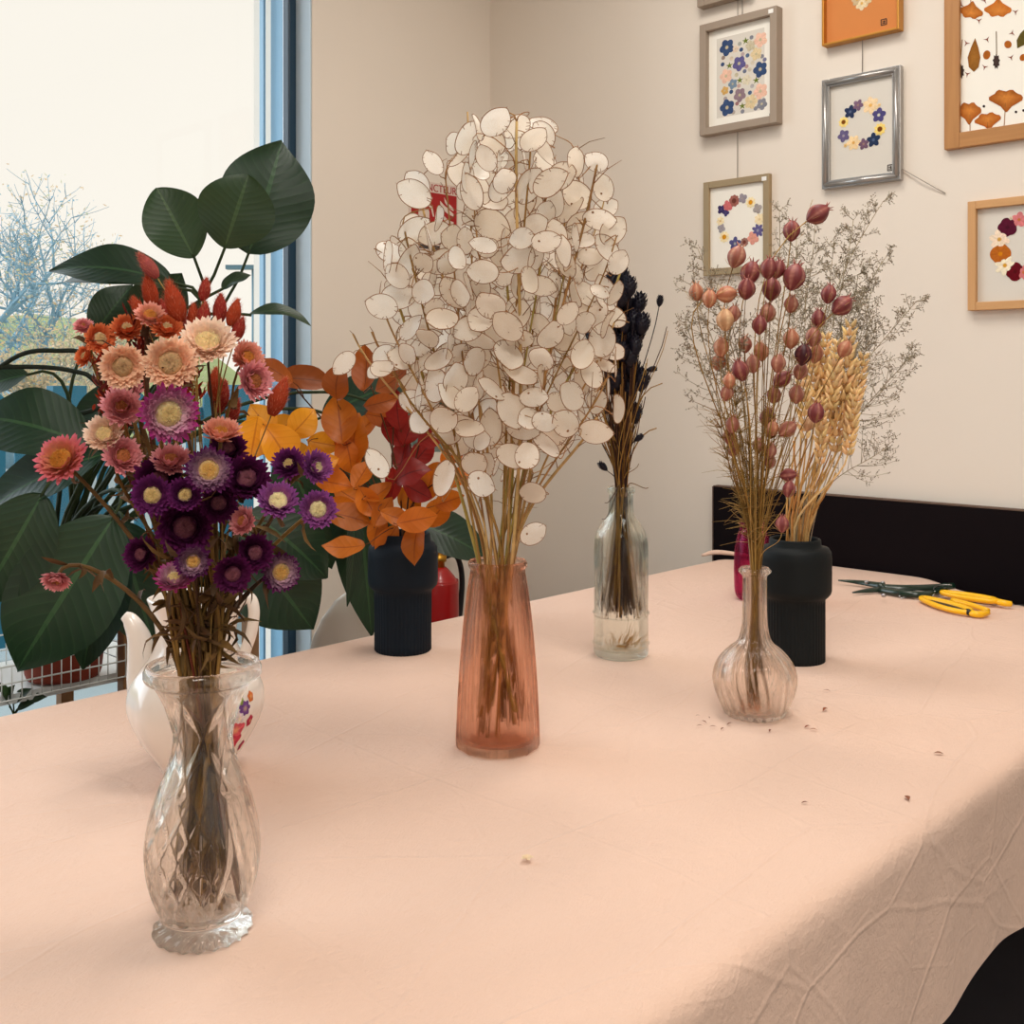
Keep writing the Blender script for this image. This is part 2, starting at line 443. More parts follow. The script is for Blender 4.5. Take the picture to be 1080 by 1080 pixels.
b = MB(); b.box((.2, Y0 - .1, 1.55), (3.55, .006, 2.05)); b.build('glass_pane', M['pane'], w2, smooth=False)
XJ = PY(329, 300, YW).x                    # window jamb
XL = -1.35
ZS, ZT = .06, 2.62
b = MB()
def wb(lo, hi):
    lo, hi = V(lo), V(hi); b.box((lo + hi) / 2, hi - lo)
wb((XJ, YW, 0), (XW, YW + .3, ZC)); wb((X0, YW, 0), (XL, YW + .3, ZC)); wb((XL, YW, ZT), (XJ, YW + .3, ZC)); wb((XL, YW, 0), (XJ, YW + .3, ZS))
struct(b.build('wall_back', M['wall'], smooth=False))
# window
win = bpy.data.objects.new('window_1', None); C.objects.link(win); win.location = ((XL + XJ) / 2, YW, ZS); struct(win)
d1 = ray(313, 300); YF = XJ * d1.y / d1.x - .002       # where the dark frame meets the reveal
wf = MB()
for (xa, xb) in ((XJ - .03, XJ), (XL, XL + .045), (-.62, -.57)):
    wf.box(((xa + xb) / 2, YF + .015, (ZS + ZT) / 2), (xb - xa, .03, ZT - ZS))
for (za, zb) in ((ZS, ZS + .05), (ZT - .05, ZT)):
    wf.box(((XL + XJ) / 2, YF + .015, (za + zb) / 2), (XJ - XL - .07, .028, zb - za))
bev(wf.build('window_frame', M['navyframe'], win, smooth=False), .003)
ws = MB()
ws.box((XJ - .012, YF + .07, (ZS + ZT) / 2), (.024, .06, ZT - ZS)); ws.box((XJ - .046, YF + .11, (ZS + ZT) / 2), (.008, .02, ZT - ZS))
ws.build('window_sash', M['bluegrey'], win, smooth=False)
gp = MB(); gp.box(((XL + XJ) / 2, YF + .033, (ZS + ZT) / 2), (XJ - XL - .05, .006, ZT - ZS - .09)); gp.build('glass_pane', M['pane'], win, smooth=False)
tr = MB(); tr.box((XJ - .003, (YW + YF) / 2, (ZS + ZT) / 2), (.004, YF - YW - .002, ZT - ZS)); struct(tr.build('trim_1', M['revealblue'], smooth=False))  # thin pale blue strip over the jamb reveal
# skirting
sk = MB(); sk.box(((XJ + XW) / 2, YW - .006, .04), (XW - XJ, .012, .08)); struct(sk.build('baseboard_back', M['ceil'], smooth=False))

# ------------------------------------------------------------------ ceiling lamps (out of view above)
LAMPS = [(1.25, .5, .7, 17), (-.7, -.6, 1.1, 46), (1.8, 1.4, .4, 9)]  # the second one is added as frontal fill for the camera-facing sides
for i, (x, y, s, w) in enumerate(LAMPS):
    t = thing('ceiling_light', (x, y, ZC), ['square ceiling light over the middle of the table', 'large square ceiling light at the near end of the room', 'small square ceiling light by the picture wall'][i], 'light', 'ceiling lights over the table')
    h = MB(); h.box((x, y, ZC - .015), (s + .06, s + .06, .03)); h.build('housing', M['lamp'], t, smooth=False)
    ld = bpy.data.lights.new('ceiling_lamp', 'AREA'); ld.shape = 'SQUARE'; ld.size = s; ld.energy = w; ld.color = (1, .945, .87)
    lo = bpy.data.objects.new('lamp_glow', ld); C.objects.link(lo); lo.parent = t; lo.location = (0, 0, -.035)

# world: an overcast, very bright sky
w = bpy.data.worlds.new('sky'); bpy.context.scene.world = w; w.use_nodes = True
bg = w.node_tree.nodes['Background']; bg.inputs[0].default_value = (.985, .94, .845, 1); bg.inputs[1].default_value = .87
sl = bpy.data.lights.new('sun', 'SUN'); sl.energy = 3.3; sl.angle = math.radians(80); sl.color = (.72, .87, 1)
so_ = bpy.data.objects.new('sun', sl); C.objects.link(so_); so_.rotation_euler = V((.6, -1, -.6)).to_track_quat('-Z', 'Y').to_euler()

# ------------------------------------------------------------------ outside
GZ = -.35
slab('ground', (-14, YW + .32, GZ - .2), (16, 60, GZ), M['concrete'])
# fence
YFN = 6.3
fx0, fx1 = PY(-30, 430, YFN).x, PY(320, 430, YFN).x
ztop = PY(100, 412, YFN).z
fn = thing('picket_fence', ((fx0 + fx1) / 2, YFN, GZ), 'teal painted picket fence outside beyond the window', 'fence')
x = fx0; k = 0
while x < fx1:
    p = MB()
    if k % 9 == 4:
        p.box((x + .06, YFN, (GZ + ztop + .03) / 2), (.2, .09, ztop + .03 - GZ)); x += .25; p.build('post', M['teal'], fn, smooth=False)
    else:
        zt = ztop - .01 - U(0, .012)
        vs = [(x, YFN, GZ + .06), (x + .065, YFN, GZ + .06), (x + .065, YFN, zt - .03), (x + .033, YFN, zt), (x, YFN, zt - .03)]
        vs = vs + [(a, c + .02, d) for a, c, d in vs]
        p.add(vs, [(0, 1, 2, 3, 4), (9, 8, 7, 6, 5), (0, 5, 6, 1), (1, 6, 7, 2), (2, 7, 8, 3), (3, 8, 9, 4), (4, 9, 5, 0)])
        p.build('picket', M['teal'], fn, smooth=False); x += .118
    k += 1
for zz in (ztop - .16, GZ + .35):
    p = MB(); p.box(((fx0 + fx1) / 2, YFN + .045, zz), (fx1 - fx0, .04, .09)); p.build('rail', M['teal'], fn, smooth=False)
# grass bank
gb = MB(); n = 24
vs = []; fs = []
for i in range(n + 1):
    for j in range(6):
        xx = -16 + 34 * i / n; yy = 24 + j * 3
        vs.append((xx, yy, GZ + [0, .9, 2.1, 3.0, 3.4, 3.5][j] + .25 * math.sin(i * 1.3 + j)))
for i in range(n):
    for j in range(5):
        a = i * 6 + j; fs.append((a, a + 6, a + 7, a + 1))
gb.add(vs, fs); struct(gb.build('hill', M['lawn']))
# street lamp far outside
lp = PT(268, 342, 26); lt = PT(268, 282, 26)
t = thing('street_lamp', (lp.x, lp.y, GZ), 'slim grey lamp post far outside the window', 'street lamp')
p = MB(); p.tube([(lp.x, lp.y, GZ), (lt.x, lt.y, lt.z)], .06, 8); p.build('post', M['lamppost'], t)
p = MB(); p.box((lt - RT * .28), (.75, .22, .1), rot=Matrix.Rotation(YAW - PI / 2, 3, 'Z')); p.build('lamp_head', M['lamppost'], t, smooth=False)

def tree(base, h, spread, label, leafcols, nleaf, lsize, bcol, seed, levels=4):
    rs = random.Random(seed); br = MB(); lf = MB(); tips = []
    t = thing('tree', base, label, 'tree', 'trees beyond the fence')
    def grow(p, d, ln, r, lv):
        n = 3; pts = [p]; q = p
        for i in range(n):
            d = (d + V((rs.uniform(-.16, .16), rs.uniform(-.16, .16), rs.uniform(-.02, .14)))).normalized(); q = q + d * ln / n; pts.append(q)
        br.tube(pts, [r * (1 - .45 * i / n) for i in range(n + 1)], 5 if lv > 1 else 3, bcol)
        if lv == 0: tips.append((pts[1], d)); tips.append((q, d)); return
        for i in range(4 if lv > 2 else 5):
            k = rs.randint(1, n); a = rs.uniform(0, 2 * PI); o = d.orthogonal(); o.rotate(Matrix.Rotation(a, 3, d))
            nd = (d * rs.uniform(.5, 1) + o * spread * rs.uniform(.5, 1.1)).normalized()
            grow(pts[k], nd, ln * rs.uniform(.5, .72), r * .5, lv - 1)
    grow(V(base), V((0, 0, 1)), h * .42, h * .018, levels)
    br.build('trunk', M['dry'], t)
    for i in range(nleaf):
        p, d = tips[rs.randrange(len(tips))]
        c = p + V((rs.gauss(0, 1), rs.gauss(0, 1), rs.gauss(0, 1))) * lsize * 1.6
        u = V((rs.gauss(0, 1), rs.gauss(0, 1), rs.gauss(0, 1))).normalized(); w_ = u.orthogonal().normalized()
        s = lsize * rs.uniform(.6, 1.2); k = leafcols[rs.randrange(len(leafcols))]
        lf.add([c - u * s, c + w_ * s * .5, c + u * s, c - w_ * s * .5], [(0, 1, 2, 3)], k)
    if nleaf: lf.build('foliage', M['petal'], t)
HAZY_BARK = lin((146, 184, 204)); GT = lin((176, 172, 156))  # bark tones with the outdoor haze put into the colour
HAZY_TAN = [lin((226, 198, 158)), lin((212, 198, 170)), lin((234, 208, 176)), lin((206, 208, 170))]  # autumn tans, lightened so the colour carries the haze
BLU = [lin((150, 190, 210)), lin((164, 198, 214))]  # leaf tones blued to stand for haze
def tb(px, y, py=412):
    p = PT(px, py, y); return V((p.x, p.y, GZ))
tree(tb(8, 19), 6.6, .75, 'tall bare grey-blue tree at the left end of the fence', BLU, 900, .03, HAZY_BARK, 3)
tree(tb(48, 17), 5.3, .8, 'bluish bare tree with a tan lower crown behind the fence post', HAZY_TAN + BLU, 2000, .035, HAZY_BARK, 4)
tree(tb(-25, 15), 5.0, .8, 'pale twiggy tree cut by the edge of the view', BLU + HAZY_TAN, 1400, .035, HAZY_BARK, 5)
tree(tb(84, 15), 3.8, .9, 'low tree with thin tan autumn leaves over the fence', HAZY_TAN, 3200, .034, GT, 6)
tree(tb(122, 18), 3.6, .9, 'small sparse tree near the grass bank', HAZY_TAN, 1500, .034, GT, 8)
tree(tb(30, 13), 3.3, .9, 'low tan shrub-like tree close behind the fence', HAZY_TAN, 3200, .03, GT, 9)

# ------------------------------------------------------------------ table and cloth
TZ = .748
YN, YFAR = .490, 1.596
tb_ = thing('table', (1.0, 1.0, 0), 'long table hidden under the peach cloth', 'table')
p = MB(); p.box((1.02, (YN + YFAR) / 2, TZ - .016), (2.62, YFAR - YN - .016, .028)); p.build('tabletop', M['wood'], tb_, smooth=False)
for sx in (-.2, 2.2):
    for sy in (YN + .08, YFAR - .08):
        p = MB(); p.box((sx, sy, (TZ - .03) / 2), (.05, .05, TZ - .03)); p.build('leg', M['blackrub'], tb_, smooth=False)

# cloth: one sheet, flat on top, rounded over the edges, hanging down all round
def xend(y):                                # outline of the far end as the cloth lies
    pts = [(.30, 2.37), (.49, 2.375), (.80, 2.39), (.914, 2.452), (1.117, 2.566), (1.335, 2.566), (1.50, 2.515), (1.60, 2.455), (1.8, 2.45)]
    for (a, xa), (b_, xb) in zip(pts, pts[1:]):
        if y <= b_:
            t = (y - a) / (b_ - a); t = t * t * (3 - 2 * t); return xa + (xb - xa) * t
    return pts[-1][1]
cl = MB()
nx = 190
def section(x, fr):
    """points across the cloth at length fraction fr"""
    out = []
    return out
rows = []
hem_n = lambda x: .182 + .005 * math.sin(x * 7) + .006 * math.sin(x * 23)
ys_top = [YN + .02 + (YFAR - YN - .04) * i / 40 for i in range(41)]
prof = []
XS = [-.42 + (1.0) * i / nx for i in range(nx + 1)]
for i in range(nx + 1):
    fr = i / nx
    row = []
    def px_at(y): return -.42 + (xend(y) + .42) * fr
    def ripple(x, dz): return .006 * dz / .25 * (math.sin(x * 9.0 + 1.2 * math.sin(x * 3)) + .45 * math.sin(x * 21 + 2) + .25 * math.sin(x * 47 + dz * 20))
    H = hem_n(px_at(YN))
    for k in range(14, 0, -1):
        dz = H * k / 14
        x = px_at(YN); row.append((x + .006 * math.sin(dz * 40 + x * 5), YN - .006 - .014 * (dz / H) ** 1.2 - ripple(x, dz), TZ + .004 - .014 - dz))
    for a in (75, 50, 25):
        a = math.radians(a); row.append((px_at(YN), YN + .014 - .02 * math.sin(a), TZ + .004 - .02 + .02 * math.cos(a)))
    for y in ys_top: row.append((px_at(y), y, TZ + .004))
    for a in (25, 50, 75):
        a = math.radians(a); row.append((px_at(YFAR), YFAR - .014 + .02 * math.sin(a), TZ + .004 - .02 + .02 * math.cos(a)))
    for k in range(1, 8):
        dz = .2 * k / 7; x = px_at(YFAR); row.append((x, YFAR + .008 + .02 * k / 7 + ripple(x, dz), TZ - .01 - dz))
    rows.append(row)
# the far end drops towards the panel
last = rows[-1]
for k in range(1, 6):
    rows.append([(x + .012 * math.sin(min(1, k / 2) * PI / 2) + .001 * k, y, z - (.006 * k * k if k < 3 else .05 * (k - 2) + .024)) for x, y, z in last])
m_ = len(rows[0]); vs = [p for r in rows for p in r]; fs = []
for i in range(len(rows) - 1):
    for j in range(m_ - 1):
        a = i * m_ + j; fs.append((a, a + m_, a + m_ + 1, a + 1))
cl.add(vs, fs)
cloth = tag(cl.build('tablecloth', M['cloth']), 'creased peach cotton cloth spread over the long table', 'tablecloth')
ZT_ = TZ + .0045                              # top of the cloth
# rumpled spare fold at the far corner
p = MB(); q0 = PZ(742, 587, ZT_); q1 = PZ(778, 590, ZT_)
pts = cat_rom([q0 + V((-.01, 0, .004)), (q0 + q1) / 2 + V((0, .01, .014)), q1 + V((.02, -.02, .010))], 6)
p.tube(pts, [.003 + .004 * math.sin(PI * (i + .5) / len(pts)) for i in range(len(pts))], 8, flat=.8)
tag(p.build('cloth_fold', M['cloth']), 'small rumpled roll of peach cloth on the far table corner by the black panel', 'cloth')

# black panel at the end
XP = 2.585
pz = PX(752, 513, XP); t = thing('bench_back', (XP, pz.y - .5, 0), 'black low panel standing against the wall behind the table end', 'panel')
p = MB(); p.box((XP + .013, pz.y - .8, pz.z / 2), (.024, 1.6, pz.z)); bev(p.build('board', M['blackpanel'], t, smooth=False), .0015)
p = MB(); p.box((XP + .013, pz.y - .8, pz.z + .0015), (.024, 1.6, .003)); p.box((XP + .013, pz.y + .002, pz.z / 2), (.024, .003, pz.z)); p.build('edge_band', M['edge'], t, smooth=False)

# ------------------------------------------------------------------ vases
def vase_at(px, py): return PZ(px, py, ZT_)
def prof_px(base, rows):
    s = depth(base) / F
    return [(r * s, zat(base, y) - base.z) for r, y in rows]
def dens(pr, step):
    out = [pr[0]]
    for a, b_ in zip(pr, pr[1:]):
        n = max(1, int(math.hypot(a[0] - b_[0], a[1] - b_[1]) / step))
        for k in range(1, n + 1): out.append((a[0] + (b_[0] - a[0]) * k / n, a[1] + (b_[1] - a[1]) * k / n))
    return out
def smooth_prof(pr, n=5):
    return [(p.x, p.z) for p in cat_rom([V((r, 0, z)) for r, z in pr], n)]
def rat(pr, z):
    for a, b_ in zip(pr, pr[1:]):
        if min(a[1], b_[1]) <= z <= max(a[1], b_[1]) and abs(a[1] - b_[1]) > 1e-9:
            return a[0] + (b_[0] - a[0]) * (z - a[1]) / (b_[1] - a[1])
    return pr[-1][0] if z > pr[-1][1] else pr[0][0]
def shell(outer, th, floor_z, lip=.0):
    """closed wall: outer profile up, rounded rim, inner profile down"""
    top = outer[-1]
    inner = [(max(.002, r - th), z) for r, z in outer if z > floor_z + .004]
    inner = inner[::-1]
    ri = rat(outer, floor_z + .004) - th
    return [(.0005, outer[0][1])] + outer + [(top[0] - th * .15, top[1] + th * .35), (top[0] - th * .5, top[1] + th * .5), (top[0] - th * .85, top[1] + th * .35)] + inner + [(ri * .92, floor_z + .001), (ri * .6, floor_z), (.0005, floor_z)]

def outer_only(f, prof, th_):
    def g(a, z, r):
        return f(a, z, r) if (r > .008 and r > rat(prof, z) - th_ * .45) else r
    return g
# cut crystal vase
B1 = vase_at(214, 981)
o1 = smooth_prof(prof_px(B1, [(50, 981), (52, 977), (50, 971), (43, 965), (42, 961), (48, 950), (56, 925), (59.5, 898), (58, 875), (52, 848), (43, 822), (34, 798), (31, 782), (32, 768), (37, 749), (45, 729), (53, 716)]), 5)
o1 += [(r, z) for r, z in prof_px(B1, [(59, 714), (60.5, 711), (60.5, 705), (59, 702)])]
hb = {k: zat(B1, y) - B1.z for k, y in dict(foot=965, b0=950, b1=830, n0=800, n1=722).items()}
def cut(th, z, r):
    if z < hb['foot']:
        return r - .0032 * abs(math.sin(th * 10 + 1.2 * math.sin(z * 300)))
    if z < hb['b1']:
        s = (z - hb['b0']) / (hb['b1'] - hb['b0'])
        env = min(1, max(0, s * 5 + .4)) * min(1, max(0, (1 - s) * 5))
        sec = math.sin(th * 2 + .6)
        dia = max(1 - abs(math.sin(th * 8 + s * 9)) * 3.2, 1 - abs(math.sin(th * 8 - s * 9)) * 3.2, 0)
        swoop = max(0, 1 - abs(math.sin(th * 6 + 2.6 * (1 - s) ** 2 * math.copysign(1, math.sin(th * 2)))) * 2.6)
        f = dia if sec > 0 else swoop
        return r - .0034 * env * f
    if z < hb['n1']:
        s = (z - hb['b1']) / (hb['n1'] - hb['b1'])
        x = max(0, 1 - abs(math.sin(th * 3 + (s - .55) * 4.2)) * 2.4, 1 - abs(math.sin(th * 3 - (s - .55) * 4.2)) * 2.4)
        return r - .0036 * x * min(1, s * 5, (1 - s) * 8)
    return r
pf = dens(o1, .002)
t = thing('glass_vase', B1, 'cut crystal vase with flared rim and scalloped foot holding strawflowers', 'vase')
p = MB(); p.lathe(shell(pf, .0058, .020), 288, B1, rf=outer_only(cut, pf, .0058)); p.build('vase_body', M['crystal'], t)

# pink ribbed vase
B2 = vase_at(525, 787)
o2 = smooth_prof(prof_px(B2, [(40, 787), (43, 783), (43.5, 772), (42, 735), (39.5, 695), (36, 655), (32, 622), (29.5, 607), (29, 600)]), 5)
o2 += prof_px(B2, [(31, 597), (31.5, 594), (30.5, 592)])
def ribs(th, z, r):
    if z > zat(B2, 604) - B2.z: return r
    a = (th * 12 / (2 * PI)) % 1 - .5
    return r * (1 - .02 * math.cos(a * 2 * PI) ** 2 + .06 * max(0, 1 - abs(abs(a) - .5) * 16))
t = thing('glass_vase', B2, 'tall pink ribbed glass vase holding white papery seed pods', 'vase')
p = MB(); p.lathe(shell(dens(o2, .006), .003, .010), 192, B2, rf=outer_only(ribs, o2, .003)); p.build('vase_body', M['pinkglass'], t)

# clear bottle
B3 = vase_at(655, 691)
o3 = smooth_prof(prof_px(B3, [(26, 691), (28.5, 688), (29, 682)]), 3)
o3 += prof_px(B3, [(29, 679), (30.2, 677), (29, 675), (28.5, 650), (28.8, 647.5), (30.2, 645.5), (28.8, 643.5)])
o3 += smooth_prof(prof_px(B3, [(28.7, 641), (28.8, 600), (28.6, 575), (26.5, 562), (20, 551), (14.5, 543), (13, 535), (12.8, 524)]), 6)
o3 += prof_px(B3, [(12.8, 521), (14.6, 519), (14.6, 514.5), (13.8, 513.5)])
def facets(th, z, r):
    if zat(B3, 641) - B3.z < z < zat(B3, 556) - B3.z: return r * (1 - .018 * abs(math.sin(th * 9)))
    return r
t = thing('glass_bottle', B3, 'tall clear glass bottle with two rings holding dark grasses', 'bottle')
p = MB(); p.lathe(shell(dens(o3, .008), .0028, .012), 108, B3, rf=outer_only(facets, o3, .0028)); p.build('bottle_body', M['clearglass'], t)

# round carafe
B4 = vase_at(796, 754)
o4 = smooth_prof(prof_px(B4, [(27, 754), (31, 751), (37, 738), (42, 722), (42.5, 711), (38, 697), (28, 685), (18.5, 677), (14.5, 667), (13, 650), (12.6, 625), (12.6, 608)]), 6)
o4 += prof_px(B4, [(15, 605), (17, 603), (17, 601), (15.5, 599.5)])
zs4 = zat(B4, 660) - B4.z
def swirl(th, z, r):
    if z > zs4: return r * (1 - .02 * abs(math.sin(th * 6)))
    return r * (1 + .03 * math.sin(th * 22 + z * 70)) if z > .004 else r * (1 + .03 * math.sin(th * 22))
t = thing('glass_carafe', B4, 'small round-bellied glass carafe with swirled flutes and a narrow neck', 'carafe')
p = MB(); p.lathe(shell(dens(o4, .004), .0028, .008), 176, B4, rf=outer_only(swirl, o4, .0028)); p.build('carafe_body', M['carafeglass'], t)
# dry crumbs lying inside the carafe
for i in range(9):
    p = MB(); a = U(0, 6.3); r_ = U(.004, .03); c = B4 + V((r_ * math.cos(a), r_ * math.sin(a), .0085 + .002 * i * .5))
    d = V((U(-1, 1), U(-1, 1), .2)).normalized()
    leaf(p, c - d * .008, c + d * .008, (0, 0, 1), .006, .2, .3, nu=4, nv=2, col=lin((196, 116, 74)))
    tag(p.build('dried_petal', M['petal']), 'orange-brown petal scrap lying at the bottom of the round carafe', 'petal', 'petal scraps in the carafe')

# navy and black ceramic vases
def ceramic(px, py, rows, m, label):
    Bq = vase_at(px, py); pr = prof_px(Bq, rows)
    t = thing('ceramic_vase', Bq, label, 'vase')
    zflute = pr[3][1]
    o = dens(pr, .006)
    def fl(th, z, r):
        return r * (1 - .022 * abs(math.sin(th * 24))) if (z < zflute and r > pr[1][0] * .9) else r
    p = MB(); p.lathe(shell(o, .005, .01), 288, Bq, rf=fl); p.build('vase_body', m, t)
    return Bq
B5 = ceramic(425, 685, [(28, 686), (30, 684), (30, 660), (30.5, 622), (33, 619.5), (36, 616), (36.8, 612), (36.8, 584), (36, 577), (33, 572), (30, 571), (29, 569), (28.5, 563)], M['navyceramic'], 'matte navy two-tier ceramic vase holding autumn leaves')
B6 = ceramic(838.5, 695, [(29, 697), (31, 695), (31, 660), (31, 630), (34, 627.5), (36.5, 624.5), (37.5, 621), (37.8, 588), (37, 581), (34.5, 577), (28.5, 576), (27, 574), (26.5, 569)], M['blackceramic'], 'matte black two-tier ceramic vase holding wheat')
# magenta glass vase
B7 = vase_at(794, 632)
o7 = smooth_prof(prof_px(B7, [(14, 632), (18, 627), (19.5, 615), (19.5, 585), (17, 568), (14, 558), (14.5, 552)]), 4)
t = thing('glass_vase', B7, 'magenta glass vase mostly hidden behind the round carafe', 'vase')
p = MB(); p.lathe(shell(o7, .003, .01), 64, B7, rf=lambda th, z, r: r * (1 - .02 * abs(math.sin(th * 10))) if r > .01 else r); p.build('vase_body', M['magenta'], t)

# ------------------------------------------------------------------ coffee pot
BP = vase_at(207, 813)
op = smooth_prof(prof_px(BP, [(33, 813), (35, 809), (38, 803), (52, 783), (64, 760), (69, 742), (67, 724), (57, 705), (46, 690), (40.5, 676), (41, 660), (45, 642), (49, 630)]), 5)
sP = depth(BP) / F
t = thing('teapot', BP, 'tall white china teapot with curved spout and rose decoration behind the crystal vase', 'teapot')
p = MB(); p.lathe(shell(dens(op, .005), .0035, .008), 96, BP, rf=lambda th, z, r: r * (1 + .018 * math.sin(th * 8) * min(1, z / .05)) if r > .02 else r); potb = p.build('pot_body', M['china'], t)
tp = depth(BP)
def pp(x, y, dt=0): return PT(x, y, tp + dt)
p = MB(); pts = cat_rom([pp(172, 775), pp(160, 748), pp(153, 718), pp(150, 693), pp(146, 671), pp(138, 655), pp(131, 649)], 5)
n = len(pts); p.tube(pts, [s_ * sP for s_ in [24 - 4 * i / 8 if i < 8 else 20 - (i - 8) * .68 for i in range(n)]][:n], 16)
p.build('spout', M['china'], t)
p = MB(); pts = cat_rom([pp(243, 652), pp(254, 634), pp(264, 631), pp(268, 645), pp(265, 668), pp(258, 690), pp(258, 712), pp(266, 728)], 5)
p.tube(pts, [7.5 * sP] * len(pts), 12, flat=.8); p.build('handle', M['china'], t)
def on_body(th, z, lift=.0006):
    r = rat(op, z) * (1 + .018 * math.sin(th * 8) * min(1, z / .05)) + lift
    return BP + V((r * math.cos(th), r * math.sin(th), z))
camdir = math.atan2(-HX.y, -HX.x)
def decal(name, th0, z0, rad, kind, col, lab):
    p = MB(); vs = [on_body(th0, z0, .0012)]; cs = [mixc(col, lin((250, 220, 150)), .5 if kind != 'leaf' else 0)]; fs = []
    r0 = rat(op, z0); n = 30
    for ring in (1, 2):
        for i in range(n):
            a = 2 * PI * i / n
            k = {'rose': .9 + .1 * math.sin(a * 5), 'daisy': .65 + .35 * abs(math.cos(a * 3.5)), 'leaf': 1 if True else 0}[kind]
            if kind == 'leaf': dx, dz = math.cos(a) * .45, math.sin(a)
            else: dx, dz = math.cos(a) * k, math.sin(a) * k
            vs.append(on_body(th0 + dx * rad * ring / 2 / r0, z0 + dz * rad * ring / 2, .001 if ring == 1 else .0005)); cs.append(jit(col, .25) if ring == 1 else col)
    for i in range(n):
        j = (i + 1) % n; fs.append((0, 1 + i, 1 + j)); fs.append((1 + i, 1 + n + i, 1 + n + j, 1 + j))
    p.add(vs, fs, cs); o = p.build(name, M['ink'], potb); o['label'] = lab
for (ax, ay, rr, kd, cc) in [(252, 770, 9, 'rose', (196, 62, 84)), (258, 757, 8, 'rose', (214, 92, 104)), (262, 745, 5.5, 'daisy', (226, 214, 214)), (266, 736, 6, 'daisy', (112, 72, 138)), (258, 739, 5, 'leaf', (122, 140, 60)), (269, 752, 4.5, 'rose', (180, 50, 80)), (270, 727, 4, 'rose', (206, 112, 60)), (249, 757, 5, 'leaf', (110, 130, 66)), (263, 727, 4, 'leaf', (132, 150, 70)), (246, 779, 4.5, 'leaf', (120, 136, 70)), (258, 781, 4, 'rose', (170, 50, 90))]:
    zz = zat(BP, ay) - BP.z; r0 = rat(op, zz); sx = (ax - 207) * sP / r0; sx = max(-.97, min(.97, sx))
    th = camdir + math.asin(sx)
    decal('painted_flower' if kd != 'leaf' else 'painted_leaf', th, zz, rr * 1.45 * sP, kd, lin(cc), {'rose': 'pink painted rose', 'daisy': 'small painted daisy', 'leaf': 'green painted leaf'}[kd])

# ------------------------------------------------------------------ pieces for stems
def stem_path(base, neck, head, axis, n=10, pull=.35, low=True):
    base, neck, head = V(base), V(neck), V(head)
    d = (neck - base).normalized(); ln = (head - neck).length
    up = bez(neck, neck + d * ln * pull, head - V(axis).normalized() * ln * .28, head, n)
    return [base] + [base + (neck - base) * .5] + up
def in_disc(r):
    a = U(0, 2 * PI); q = r * math.sqrt(R()); return V((q * math.cos(a), q * math.sin(a), 0))
def toward_cam(p): return (CAM - p).normalized()
def axis_of(p, a, b_, c=1.0): return (toward_cam(p) * c + RT * a + CU * b_).normalized()

# ---------------------------------------------------------------- strawflowers
SF = {  # outer petal base, petal tip, inner petal, disc, disc rim
    'peach': ((228, 146, 108), (246, 208, 178), (240, 184, 142), (196, 158, 114), (226, 192, 142)),
    'pale': ((240, 190, 164), (250, 226, 206), (246, 214, 186), (228, 198, 138), (242, 222, 176)),
    'orange': ((200, 76, 32), (228, 132, 84), (216, 96, 46), (202, 164, 112), (238, 220, 180)),
    'coral': ((214, 120, 84), (238, 172, 156), (226, 150, 100), (190, 116, 46), (222, 160, 90)),
    'rose': ((196, 96, 112), (232, 162, 166), (210, 120, 116), (180, 104, 60), (216, 154, 96)),
    'rosegold': ((222, 152, 76), (216, 112, 130), (220, 154, 76), (182, 110, 36), (222, 160, 80)),
    'magenta': ((222, 150, 180), (166, 48, 122), (244, 220, 220), (214, 184, 122), (244, 228, 182)),
    'plum': ((84, 22, 70), (112, 40, 104), (96, 32, 86), (214, 180, 116), (236, 210, 166)),
    'plumring': ((140, 70, 124), (92, 28, 84), (236, 198, 212), (212, 160, 84), (242, 218, 164)),
    'plumdark': ((62, 12, 48), (92, 24, 76), (70, 16, 56), (120, 66, 76), (132, 68, 98)),
    'violet': ((116, 46, 116), (144, 74, 144), (172, 100, 152), (230, 212, 154), (244, 230, 190)),
}
